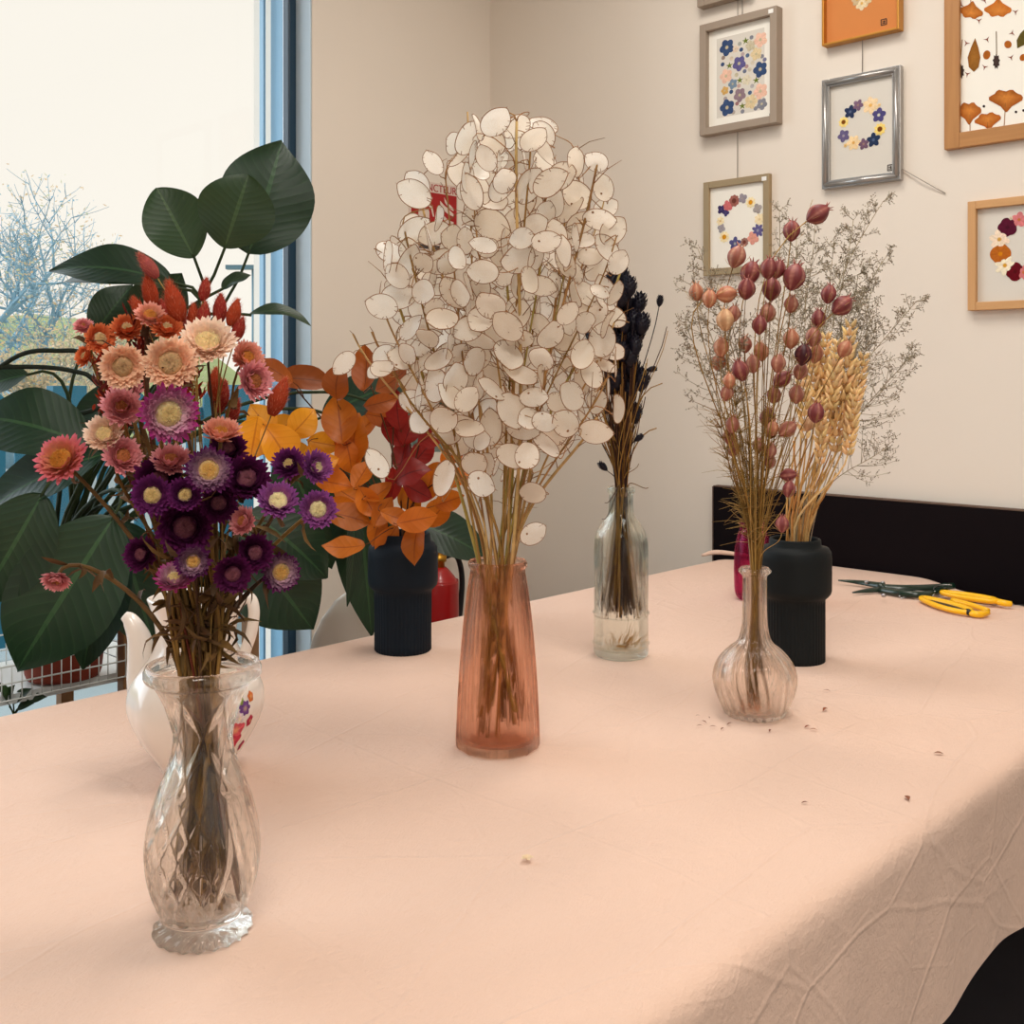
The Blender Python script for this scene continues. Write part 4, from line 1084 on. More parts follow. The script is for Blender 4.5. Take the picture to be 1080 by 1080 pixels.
# ---------------------------------------------------------------- sea lavender sprays (grey-beige haze behind)
SPR = [(931, 213, 30), (900, 232, 26), (880, 250, 22), (966, 318, 30), (962, 374, 34), (938, 468, 36), (920, 300, 16), (935, 270, 20), (905, 290, 10), (860, 232, 12), (822, 222, 6), (840, 250, 4), (722, 341, -18), (736, 262, -16), (728, 300, -20), (760, 300, -12), (850, 300, 2), (918, 335, 24)]
t6 = depth(B6); rimz6 = zat(B6, 569) - B6.z
sit = []
for i, (x, y, _) in enumerate(SPR):
    left = x < 790
    Bq, rn, rz, tq = (B4, .0115, rimz4, t4) if left else (B6, .036, rimz6, t6)
    tip = PT(x, y, tq + (U(-.03, .06) if left else U(.03, .11))); root = thing('sea_lavender_spray', Bq + V((0, 0, .012)), 'x', 'dried flower', 'sea lavender sprays')
    axd = ((tip - Bq).normalized() + V((0, 0, .1)) + RT * (.5 if x > 930 else (-.3 if left else 0))).normalized()
    c = lin((172, 156, 128)); pts = vase_stem(Bq, rn, rz, .015, rn * .8, tip, axd, root, .0008, [c], 22, .5, sides=4)
    mb = MB(); fl = [lin((172, 160, 140)), lin((150, 138, 124)), lin((136, 120, 100)), lin((186, 176, 156))]
    n0 = int(len(pts) * .5)
    for k in range(n0, len(pts)):
        for rep in range(2 if (left or x == 938) else 3):
            f = (k - n0) / (len(pts) - n0); ax = (pts[k] - pts[k - 1]).normalized(); o_ = ax.orthogonal(); o_.rotate(Matrix.Rotation(U(0, 2 * PI), 3, ax))
            ln = (.065 * (1 - f) + .018) * U(.5, 1.1); d = (ax * .8 + o_ * .9).normalized(); q = pts[k]
            sub = [q, q + d * ln * .35, q + d * ln * .7 + V((0, 0, ln * .06)), q + d * ln + V((0, 0, ln * .18))]
            mb.tube(sub, [.0006, .0005, .0004, .0003], 3, jit(c, .15))
            for j in range(8):
                s_ = U(.3, 1); p0 = q + d * ln * s_ + V((0, 0, ln * .15 * s_)); o2 = d.orthogonal(); o2.rotate(Matrix.Rotation(U(0, 6.3), 3, d))
                tl_ = (d * .7 + o2).normalized() * U(.004, .011); e = p0 + tl_; mb.tube([p0, e], [.00035, .00025], 3, jit(c, .15))
                for m in range(2):
                    w1 = V((U(-1, 1), U(-1, 1), U(-1, 1))).normalized() * .0013; w2 = w1.orthogonal().normalized() * .0012; cc = fl[random.randrange(4)]; e2 = e - tl_ * .4 * m
                    mb.add([e2 - w1, e2 + w2, e2 + w1 * 1.3, e2 - w2, e2 + w1.cross(w2).normalized() * .0018], [(0, 1, 4), (1, 2, 4), (2, 3, 4), (3, 0, 4)], cc)
    mb.build('flower_spray', M['petal'], root)
    sit.append((root, tip, ''))
rank_labels(sit, 'airy grey-beige sea lavender spray, tip', 'SIDE of carafe bunch')

# ---------------------------------------------------------------- wheat
WH = [(858, 415, .0), (868, 396, .05), (874, 430, .02), (880, 398, .1), (884, 440, .08), (893, 384, .1), (896, 420, .14), (904, 412, .16), (848, 428, -.05), (898, 448, .15), (866, 458, .02)]
wit = []
def wheat_ear(c, ax, ln, root):
    mb = MB(); o0 = ax.orthogonal().normalized(); o0.rotate(Matrix.Rotation(U(0, 3), 3, ax)); n = 10
    for i in range(n):
        s_ = i / (n - 1); p0 = c + ax * ln * (s_ - .5)
        for k in range(4):
            o_ = o0.copy(); o_.rotate(Matrix.Rotation(k * PI / 2 + (i % 2) * PI / 4, 3, ax)); sc = ln * .10 * (1 - .45 * abs(s_ - .4))
            d = (ax + o_ * .62).normalized(); g = p0 + o_ * sc * .35
            mb.lathe([(sc * .05, 0), (sc * .36, sc * .5), (sc * .38, sc * .95), (sc * .2, sc * 1.5), (sc * .03, sc * 2.0)], 7, g, ax=d, col=jit(lin((226, 190, 136)), .2))
    mb.build('ear', M['dry'], root)
for (x, y, tl) in WH:
    t_ = t6 - U(.005, .07); c = PT(x, y, t_); ax = (CU * math.cos(tl) + RT * math.sin(tl) + FW * U(-.1, .1)).normalized(); ln = U(62, 78) * t_ / F
    root = thing('wheat_stalk', B6 + V((0, 0, .012)), 'x', 'dried grass', 'wheat stalks in the black vase')
    wheat_ear(c, ax, ln, root)
    vase_stem(B6, .037, rimz6, .014, .03, c - ax * ln * .5, ax, root, U(.0013, .002), [lin((212, 172, 112)), lin((196, 152, 90)), lin((222, 186, 130))], 9, .4, name='stalk')
    wit.append((root, c, ''))
rank_labels(wit, 'golden wheat ear on its straw in black vase', 'SIDE of the sheaf')
# bare straws without ears
bit = []
for i in range(14):
    x = U(818, 884); y = U(440, 520); h = PT(x, y, t6 + U(-.03, .03)); root = thing('straw', B6 + V((0, 0, .012)), 'x', 'straw', 'bare straws in the black vase')
    vase_stem(B6, .037, rimz6, .014, .03, h, (h - B6).normalized(), root, U(.0013, .0022), [lin((206, 160, 98)), lin((188, 132, 72)), lin((220, 184, 130))], 6, .4, name='stalk')
    bit.append((root, h, ''))
rank_labels(bit, 'bare tan straw between the wheat, top end', 'SIDE of black vase')

# ---------------------------------------------------------------- dark canary grass
t3 = depth(B3); rimz3 = o3[-1][1]
def c4(x, y): return 600 + x / 4.15, 270 + y / 4.15
PH = [(233, 92, 0), (190, 112, -.1), (265, 138, .1), (305, 210, .25), (230, 180, 0), (212, 215, 0), (252, 205, .05), (150, 215, -.1), (130, 270, -.1), (185, 272, 0), (282, 285, .05), (320, 300, .15), (242, 300, 0), (206, 335, 0), (105, 365, -.15), (140, 345, -.1), (160, 400, 0), (215, 385, 0), (290, 395, .1), (256, 352, 0), (130, 410, -.1), (398, 198, .15), (362, 496, 1.4), (320, 545, .15), (285, 510, .05), (290, 690, .1), (305, 797, .9), (150, 922, -.8), (80, 328, -.1), (240, 465, 0), (212, 540, 0), (185, 560, 0), (262, 590, .05), (175, 480, 0), (270, 440, 0), (120, 300, -.1), (200, 430, 0), (165, 310, 0), (225, 250, 0), (265, 330, .05), (235, 420, 0), (175, 360, 0), (255, 250, .05), (300, 340, .1), (150, 440, -.05), (270, 480, .05), (200, 500, 0)]
pit = []
for (x, y, tl) in PH:
    x, y = c4(x, y); e = 1 - min(.8, abs(x - 652) / 50); t_ = t3 + U(-1, 1) * .035 * e; c = PT(x, y, t_); ax = (CU * math.cos(tl) + RT * math.sin(tl) + FW * U(-.2, .2)).normalized()
    big = 88 if 620 < x < 684 and y < 460 else 46
    hl = big / 4.15 * t_ / F * 1.1 * U(.9, 1.1); rr = hl * (.40 if big > 50 else .34); base = lin((20, 18, 34))
    root = thing('canary_grass_stem', B3 + V((0, 0, .014)), 'x', 'dried grass', 'dark canary grass in the bottle')
    mb = MB(); q = V((0, 0, 1)).rotation_difference(ax)
    mb.lathe([(max(.0004, rr * .8 * math.sin(PI * (i / 7 * .94 + .03)) ** .7), hl * (i / 7 - .5), base) for i in range(8)], 10, c, ax=ax)
    for i in range(70):                                         # overlapping scales
        s_ = (i + .5) / 70 * .92; a = i * 2.4; r_ = rr * .8 * math.sin(PI * (s_ * .94 + .03)) ** .7; o_ = V((math.cos(a), math.sin(a), 0)); p0 = o_ * r_ * .9 + V((0, 0, hl * (s_ - .5)))
        e = p0 + (o_ * .42 + V((0, 0, 1))).normalized() * hl * .2
        leaf(mb, c + q @ p0, c + q @ e, q @ o_, hl * .13, .15, -.5, nu=4, nv=2, col=jit(base, .3))
    mb.build('seed_head', M['pod'], root)
    vase_stem(B3, .0165, rimz3, .072 + U(0, .02), .036, c - ax * hl * .5, ax, root, U(.0008, .0013), [lin((92, 62, 34)), lin((74, 46, 30)), lin((140, 100, 46)), lin((38, 28, 34))], 9, .5, sides=4)
    for q_ in range(2):
        h_ = c + V((U(-.02, .02), U(-.02, .02), -U(.02, .12))); vase_stem(B3, .0165, rimz3,   .066 + U(0, .03), .04, h_, ax, root, U(.0007, .0013), [lin((120, 84, 40)), lin((74, 46, 30)), lin((150, 112, 56)), lin((48, 34, 34))], 7, .5, sides=4, name='dry_blade')
    pit.append((root, c, ''))
rank_labels(pit, 'near-black canary grass head in clear bottle', 'SIDE half of bunch')
# ragged tuft at the bottom of the bottle
tf = MB()
for i in range(16):
    p0 = B3 + in_disc(.025) + V((0, 0, .0145)); d = V((random.gauss(0, .5), random.gauss(0, .5), U(.1, 1))).normalized() * U(.012, .05); e = p0 + d
    lim = e - B3; h_ = lim.z; lim.z = 0
    if lim.length > .036: e = B3 + lim * (.036 / lim.length) + V((0, 0, h_))
    leaf(tf, p0, e, V((U(-1, 1), U(-1, 1), .1)), .005, .15, .4, nu=4, nv=2, col=jit(lin((176, 128, 62)), .25))
tag(tf.build('straw_tuft', M['petal']), 'small tuft of loose tan straw fallen to the bottom of the clear bottle', 'straw')

# ---------------------------------------------------------------- autumn leaf branches
t5 = depth(B5); rimz5 = zat(B5, 564) - B5.z
BL = []
def add_l(kind, lst):
    for e in lst: BL.append((kind, *e))
# x, y, length px, direction angle (0 up, + clockwise), width ratio
add_l('beech_yellow', [(268, 462, 46, 190, .75), (292, 470, 50, 150, .7), (276, 442, 40, -40, .7), (308, 482, 44, 120, .6), (318, 446, 40, 40, .7), (342, 468, 36, 100, .6), (258, 470, 36, 200, .6), (332, 484, 34, 160, .6), (300, 450, 36, 60, .7), (342, 492, 34, 60, .6)])
add_l('beech_brown', [(322, 402, 60, 95, .42), (290, 392, 44, -60, .42), (358, 402, 42, 10, .62), (384, 388, 50, 0, .5), (412, 400, 42, 55, .55), (402, 424, 36, 75, .5), (405, 440, 40, 100, .5), (404, 380, 34, 40, .5)])
add_l('beech_orange', [(358, 442, 54, -10, .62), (376, 462, 54, 5, .62), (366, 478, 46, 170, .6), (384, 448, 40, 50, .5), (352, 510, 40, 100, .6), (370, 522, 42, 120, .6), (368, 546, 48, 105, .55), (362, 575, 44, 268, .5), (382, 500, 34, 30, .6), (398, 518, 34, 60, .55), (404, 540, 36, 30, .5), (398, 557, 40, 195, .45), (440, 574, 44, 185, .5), (440, 548, 42, 80, .55), (462, 540, 40, 40, .6), (474, 528, 34, 70, .6), (418, 545, 34, 110, .5), (408, 570, 38, 215, .5), (452, 512, 36, 20, .6), (478, 480, 34, 60, .6), (432, 528, 36, 150, .6), (345, 488, 34, 100, .55), (388, 530, 36, 150, .6), (464, 500, 34, 110, .6), (356, 532, 36, 80, .55), (484, 505, 30, 60, .6)])
add_l('beech_red', [(420, 432, 44, -5, .5), (434, 420, 38, 30, .5), (414, 455, 36, -30, .6), (432, 452, 36, 20, .6), (412, 512, 40, 190, .45), (436, 502, 40, 70, .7), (446, 478, 36, 40, .6), (424, 478, 40, 10, .5), (440, 518, 36, 120, .6), (456, 460, 34, 60, .6), (448, 440, 34, 20, .6)])
BR = [(262, 455, 'orange', 'yellow beech branch reaching far left from the navy vase'), (300, 392, 'b', 'branch with a long brown-orange leaf at the upper left of the navy vase'), (384, 378, 'b', 'tallest branch of brown-orange beech leaves in the navy vase'), (415, 405, 'b', 'brown-orange branch under the white pods, right of the tallest one'), (345, 465, 'y', 'yellow beech branch beside the violet strawflowers'), (345, 535, 'o', 'low orange beech branch hanging left of the navy vase'), (428, 415, 'r', 'deep red leaf branch in the navy vase'), (446, 450, 'r', 'red-orange leaf branch right of the deep red one'), (480, 490, 'o', 'orange beech branch reaching right behind the pink vase'), (440, 545, 'o', 'short orange branch over the front rim of the navy vase'), (362, 440, 'o', 'orange beech branch in the upper middle of the navy vase'), (395, 520, 'o', 'orange branch low in the middle over the navy vase')]
BRO = []
for (x, y, _, lab) in BR:
    h = PT(x, y, t5 + U(-.05, .05)); root = thing('beech_branch', B5 + V((0, 0, .012)), lab, 'branch', 'autumn leaf branches in the navy vase')
    ax = ((h - B5 - V((0, 0, rimz5))).normalized() + V((0, 0, .2))).normalized()
    BRO.append((root, *vase_stem(B5, .038, rimz5, .014, .03, h, ax, root, .0016, [lin((70, 40, 22)), lin((88, 54, 28))], 14, .5, name=None)))
for (kind, x, y, ln, ang, wr) in BL:
    c = PT(x, y, t5 + U(-.06, .06) - (.05 if y > 540 else 0)); sc = t5 / F; a = math.radians(ang)
    d = (CU * math.cos(a) + RT * math.sin(a) + FW * U(-.35, .35)).normalized(); hl = ln * sc * 1.0
    base = c - d * hl / 2; tip = c + d * hl / 2; nrm = axis_of(c, U(-.5, .5), U(-.2, .7))
    red = kind == 'beech_red'; best = None
    for i, (root, pts, mb) in enumerate(BRO):
        isred = 'red' in BR[i][3]
        for k in range(4, len(pts)):
            sc_ = (pts[k] - base).length + (0 if isred == red else .2)
            if best is None or sc_ < best[0]: best = (sc_, i, k)
    root, pts, tw = BRO[best[1]]
    lf = MB(); leaf(lf, base, tip, nrm, hl * wr * 1.15, U(-.18, .22), U(.05, .6), .06, 12, 6, .5, .6)
    lf.build('leaf', M[kind], root)
    q = pts[best[2]]; tw.tube(bez(q, q + (base - q) * .4 + V((0, 0, .01)), base - d * .01, base, 5), [.0011, .001, .0009, .0008, .0007, .0006], 4, lin((96, 54, 26)))
for root, pts, tw in BRO:
    tw.build('branch', M['dry'], root)

# ------------------------------------------------------------------ big leafy pot plant by the window
PC = PY(67, 712, 2.12)
zpot = PC.z
sp = depth(PC) / F
plant = thing('potted_plant', PC, 'tall leafy green plant in a terracotta pot by the window', 'plant')
p = MB(); hp = .17
p.lathe([(.001, 0), (36 * sp, 0), (38 * sp, .01), (46 * sp, hp - .03), (50 * sp, hp - .03), (51 * sp, hp), (47 * sp, hp), (45 * sp, hp - .03), (.001, hp - .03)], 48, PC); p.build('pot', M['terra'], plant)
p = MB(); p.lathe([(.001, hp - .032), (44 * sp, hp - .032), (40 * sp, hp - .022), (.001, hp - .018)], 32, PC); p.build('soil', M['soil'], plant)
crown = PC + V((0, 0, hp - .02))
LEAVES = [  # base px, tip px, depth, width px, normal a, b, bend, material, lab
    ((205, 272), (165, 198), 2.05, 66, .1, .0, .03, 'paleleaf'), ((237, 262), (262, 184), 2.0, 80, .0, .05, .05, 'paleleaf'), ((262, 268), (297, 148), 2.18, 100, .2, .1, .06, 'bigleaf'),
    ((182, 298), (52, 286), 2.0, 58, .0, .9, .10, 'bigleaf'), ((182, 303), (60, 300), 1.97, 40, .05, 1.4, .08, 'paleleaf'), ((148, 345), (192, 288), 2.1, 62, .2, .2, .05, 'bigleaf'),
    ((262, 332), (328, 344), 1.95, 26, .2, 1.8, .16, 'paleleaf'), ((234, 305), (266, 290), 2.0, 22, .0, 1.6, .1, 'paleleaf'), ((100, 352), (140, 300), 2.2, 46, 0, .6, .05, 'bigleaf'),
    ((95, 470), (-30, 440), 1.85, 82, .2, .5, .10, 'bigleaf'), ((112, 478), (-20, 545), 1.85, 70, .1, .9, .08, 'bigleaf'), ((30, 395), (-30, 420), 2.1, 40, 0, 1, .1, 'bigleaf'),
    ((45, 520), (-25, 640), 1.8, 84, .3, .3, .08, 'bigleaf'), ((120, 545), (18, 708), 1.85, 112, .15, .35, .07, 'bigleaf'), ((128, 560), (88, 706), 1.95, 70, -.3, .2, .06, 'bigleaf'),
    ((125, 550), (165, 688), 1.98, 80, -.2, .3, .06, 'bigleaf'), ((250, 560), (330, 664), 2.0, 96, -.2, .3, .06, 'bigleaf'), ((262, 540), (345, 610), 1.98, 74, -.1, .5, .1, 'bigleaf'),
    ((300, 470), (350, 600), 2.2, 70, 0, .3, .05, 'bigleaf'), ((372, 470), (392, 672), 2.25, 64, .1, .2, .04, 'bigleaf'), ((395, 425), (500, 470), 2.25, 70, 0, .5, .05, 'bigleaf'),
    ((430, 548), (516, 590), 2.25, 50, .0, .6, .08, 'bigleaf'), ((372, 520), (366, 640), 2.2, 22, .9, .1, .05, 'bigleaf'), ((400, 560), (385, 655), 2.3, 18, .8, .1, .05, 'bigleaf'),
    ((150, 400), (70, 470), 2.1, 50, .2, .9, .05, 'bigleaf'), ((185, 545), (215, 640), 2.1, 80, .1, .3, .05, 'bigleaf'), ((340, 440), (430, 400), 2.3, 50, 0, .6, .05, 'bigleaf'),
]
for (bx, tx, dt, wpx, a, b_, bd, mk) in LEAVES:
    sc = dt / F; base = PT(*bx, dt); tip = PT(*tx, dt + U(-.03, .05)); nrm = axis_of((base + tip) / 2, a, b_)
    lf = MB(); upright = mk != 'bigleaf' and tx[1] < 210; leaf(lf, base, tip, nrm, wpx * sc, bd, .22, .03, 22, 8, .52 if upright else .46, .1 if upright else .6)
    lo_ = lf.build('leaf', M[mk], plant)
    d = (tip - base).normalized(); c0 = crown + in_disc(.03); L_ = (base - c0).length
    st = MB(); pts = bez(c0, c0 + V((0, 0, 1)) * L_ * .45 + (base - c0) * .1, base - d * L_ * .28, base, 12)
    pts = pts + [base + d * (tip - base).length * .05]
    cc = lin((46, 58, 34)); st.tube(pts, [.0055 - .003 * i / 13 for i in range(14)], 7, jit(cc, .15)); st.build('leaf_stalk', M['dry'], plant)
# arching bare stalks at the left edge
for pts_ in ([(-30, 410), (20, 375), (60, 370), (95, 378), (135, 440)], [(-30, 388), (40, 387), (80, 392), (100, 402), (140, 450)], [(-30, 456), (30, 446), (90, 445), (140, 450), (170, 520)], [(30, 450), (90, 435), (130, 430), (160, 500)]):
    st = MB(); q = [PT(x, y, 1.88) for x, y in pts_]; n = cat_rom(q, 6); st.tube(n, [.0042] * len(n), 7, lin((30, 38, 30))); st.build('leaf_stalk', M['dry'], plant)

# plant rack: wooden posts, shelf and a white wire guard
zsh = zpot - .004
rk = thing('plant_rack', (PC.x, PC.y, 0), 'tan wooden rack with shelf carrying the terracotta pot by the window', 'rack')
pA = PY(134, 690, 2.06); pB = PY(264, 680, 2.06)
for (q, nm) in ((pA, 'post'), (pB, 'post')):
    for yy in (2.06, 2.34):
        p = MB(); p.box((q.x, yy, .42), (.028, .028, .84)); bev(p.build('post', M['pinewood'], rk, smooth=False), .002)
qL = PY(-60, 700, 2.06)
for yy in (2.06, 2.34):
    p = MB(); p.box((qL.x, yy, .42), (.028, .028, .84)); bev(p.build('post', M['pinewood'], rk, smooth=False), .002)
p = MB(); p.box(((qL.x + pB.x) / 2, 2.2, zsh - .009), (pB.x - qL.x, .25, .018)); p.build('shelf', M['wire'], rk, smooth=False)
# wire guard along the shelf front
wz0, wz1 = PY(60, 728, 2.045).z, PY(60, 693, 2.045).z
wg = thing('wire_basket', (PC.x, 2.045, wz0), 'white wire grid guard along the plant shelf in front of the pot', 'wire basket')
xa, xb = qL.x + .02, pA.x - .012
def wire(pts, r=.0014):
    p = MB(); p.tube(pts, r, 6); return p
pw = MB()
for i in range(3):
    z_ = wz0 + (wz1 - wz0) * i / 2
    pw.tube([(xa, 2.042, z_), (xb, 2.042, z_), (xb, 2.30, z_), (xa, 2.30, z_), (xa, 2.042, z_)], .0018, 6)
nw = 17
for i in range(nw + 1):
    x_ = xa + (xb - xa) * i / nw; pw.tube([(x_, 2.042, wz0), (x_, 2.042, wz1)], .0013, 5); pw.tube([(x_, 2.30, wz0), (x_, 2.30, wz1)], .0013, 5)
pw.build('wire_grid', M['wire'], wg)
# little trailing plant in the guard
tpn = PY(20, 730, 2.12); sm = thing('small_plant', tpn, 'small green trailing plant low at the left end of the plant shelf', 'plant')
for (bx, tx) in (((10, 745), (-8, 718)), ((14, 742), (34, 726)), ((24, 742), (50, 735)), ((18, 748), (36, 742)), ((8, 740), (16, 722))):
    lf = MB(); base = PY(*bx, 2.09); tip = PY(*tx, 2.06); leaf(lf, base, tip, axis_of(tip, .1, .8), .022, .1, .3, 0, 8, 4); lf.build('leaf', M['paleleaf'], sm)
    st = MB(); st.tube(bez(PY(15, 757, 2.11), PY(15, 752, 2.11), base, base, 4), .0015, 5, lin((60, 80, 40))); st.build('leaf_stalk', M['dry'], sm)

# ------------------------------------------------------------------ white shell chair behind the table
CY = 1.86
cl_, cr_ = PY(346, 668, CY), PY(398, 612, CY)
ch = thing('shell_chair', (cl_.x + .16, CY + .16, 0), 'white moulded shell chair behind the table by the navy vase', 'chair')
chw = (PY(450, 640, CY).x - cl_.x) / 2; cx = cl_.x + chw; zt = PY(398, 611, CY).z
sh = MB(); vs = []; fs = []; nu_, nv_ = 18, 18
# seat faces the table (towards -Y is the back): profile runs from back top down to the seat front
def chp(u, v):
    th = v * 2 - 1
    if u < .5:
        s_ = u / .5; z_ = zt - (zt - .46) * s_; half = chw * (1 - (1 - min(1, s_ * 2.2 + .02)) ** 2.4) ** .5
        y_ = CY - .01 + .05 * (s_) ** 1.5; wrap = .085 * abs(th) ** 2.2 * min(1, .3 + s_); dz = 0
    else:
        s_ = (u - .5) / .5; half = chw * (1 - .12 * s_); a = min(1, s_ * 3)
        y_ = CY + .04 + .05 * a + .34 * s_; z_ = .46 - .035 * math.sin(s_ * PI) - .02 * s_ ; wrap = 0; dz = .06 * abs(th) ** 2.6 * (1 - s_ * .6)
        wrap = .085 * abs(th) ** 2.2 * (1 - a)
    return V((cx + th * half, y_ + wrap, z_ + dz))
for i in range(nu_ + 1):
    for j in range(nv_ + 1): vs.append(chp(i / nu_, j / nv_))
for i in range(nu_):
    for j in range(nv_): a = i * (nv_ + 1) + j; fs.append((a, a + 1, a + nv_ + 2, a + nv_ + 1))
sh.add(vs, fs); o = sh.build('shell', M['plastic_w'], ch); so = o.modifiers.new('solid', 'SOLIDIFY'); so.thickness = .006
for sx in (-1, 1):
    for sy in (.08, .34):
        p = MB(); p.tube([(cx + sx * .10, CY + sy, .43), (cx + sx * .19, CY + sy + (.08 if sy > .2 else -.06), 0)], [.014, .01], 10); p.build('leg', M['wood'], ch)

# ------------------------------------------------------------------ extinguisher and its sign on the back wall
YE = YW - .075
ce = PY(463, 625, YE); rE = .062
ex = thing('fire_extinguisher', (ce.x, YE, .12), 'red fire extinguisher with brass valve on the wall behind the navy vase', 'fire extinguisher')
zsh_ = PY(463, 606, YE).z
p = MB(); p.lathe(smooth_prof([(.05, 0), (rE, .012), (rE, .03), (rE, zsh_ - .12 - .06), (rE * .92, zsh_ - .12 - .02), (rE * .55, zsh_ - .12 + .012), (.022, zsh_ - .12 + .024)], 4), 40, (ce.x, YE, .12)); p.build('cylinder_body', M['red'], ex)
p = MB(); zz = zsh_ + .02; p.lathe([(.018, 0), (.018, .02), (.024, .022), (.024, .04), (.014, .042), (.014, .06)], 20, (ce.x, YE, zz)); vlv = p.build('valve', M['brass'], ex)
p = MB(); p.box((ce.x + .012, YE - .01, zz + .062), (.075, .018, .012), Matrix.Rotation(.15, 3, 'Y')); p.box((ce.x + .018, YE - .01, zz + .085), (.085, .018, .01), Matrix.Rotation(-.15, 3, 'Y')); bev(p.build('lever', M['red'], vlv, smooth=False), .002)
p = MB(); p.tube(cat_rom([(ce.x + .02, YE - .005, zz + .035), (ce.x + .075, YE, zz + .03), (ce.x + .10, YE, zz - .05), (ce.x + .085, YE, zz - .2), (ce.x + .075, YE - .01, zz - .33)], 5), .009, 10); p.build('hose', M['blackrub'], ex)
p = MB(); p.box((ce.x, YW - .008, .34), (.05, .014, .2)); p.build('wall_bracket', M['blackrub'], ex, smooth=False)

tl_, tr_ = PY(431.5, 190, YW - .004), PY(483, 195, YW - .004)
sw = tr_.x - tl_.x; zt_ = (tl_.z + tr_.z) / 2; zb_ = PY(432, 262, YW).z
sg = thing('extinguisher_sign', (tl_.x + sw / 2, YW, zb_), 'red wall sign reading EXTINCTEUR with flame pictogram behind the white pods', 'sign')
def spt(u, v, d=.004): return V((tl_.x + sw * u, YW - d, zt_ - (zt_ - zb_) * v))
p = MB(); p.box(spt(.5, .5, .002), (sw, .004, zt_ - zb_)); plt = p.build('plate', M['signwhite'], sg, smooth=False)
def rect(mb, u0, v0, u1, v1, d): a, c = spt(u0, v0, d), spt(u1, v1, d); mb.add([a, V((c.x, a.y, a.z)), c, V((a.x, a.y, c.z))], [(0, 3, 2, 1)])
p = MB(); rect(p, .04, .15, .97, .78, .0045); p.build('red_field', M['signred'], plt, smooth=False)
p = MB(); rect(p, .04, .80, .97, .9, .0045); rect(p, .04, .92, .97, .98, .0045); p.build('text_band', M['signdark'], plt, smooth=False)
def poly(mb, pts, d): mb.add([spt(u, v, d) for u, v in pts], [tuple(range(len(pts)))])
p = MB()
for fl_ in ([(.62, .25), (.70, .31), (.80, .36), (.90, .42), (.90, .46), (.78, .43), (.68, .38), (.62, .30)], [(.70, .19), (.76, .26), (.84, .30), (.90, .34), (.90, .38), (.80, .34), (.72, .27)], [(.63, .36), (.68, .45), (.78, .52), (.90, .54), (.90, .58), (.76, .57), (.66, .5)], [(.70, .60), (.90, .61), (.90, .66), (.74, .65)]): poly(p, fl_, .0052)
p.build('flame_pictogram', M['signwhite'], plt, smooth=False)
p = MB()
poly(p, [(.20, .40), (.38, .40), (.40, .44), (.40, .74), (.18, .74), (.18, .44)], .0052); poly(p, [(.25, .30), (.33, .30), (.33, .39), (.25, .39)], .0052); poly(p, [(.22, .26), (.46, .22), (.46, .25), (.22, .29)], .0052); poly(p, [(.34, .31), (.46, .36), (.5, .5), (.47, .5), (.43, .38), (.34, .34)], .0052)
p.build('extinguisher_pictogram', M['signwhite'], plt, smooth=False)
def text_part(txt, loc, size, rot, m, parent, name, ext=.0004):
    cu = bpy.data.curves.new(name, 'FONT'); cu.body = txt; cu.size = size; cu.extrude = ext; cu.align_x = 'CENTER'; cu.align_y = 'CENTER'
    to = bpy.data.objects.new(name, cu); C.objects.link(to); bpy.context.view_layer.update()
    me = bpy.data.meshes.new_from_object(to.evaluated_get(bpy.context.evaluated_depsgraph_get())); bpy.data.objects.remove(to)
    o = bpy.data.objects.new(name, me); C.objects.link(o); me.materials.clear(); me.materials.append(m); o.parent = parent
    o.location = V(loc) - parent_loc(parent); o.rotation_euler = rot; return o
tx = text_part('EXTINCTEUR', spt(.5, .085, .0046), .034, (PI / 2, 0, 0), M['signred'], plt, 'lettering')
tx.scale = (sw * .92 / max(.01, tx.dimensions.x), 1, 1)

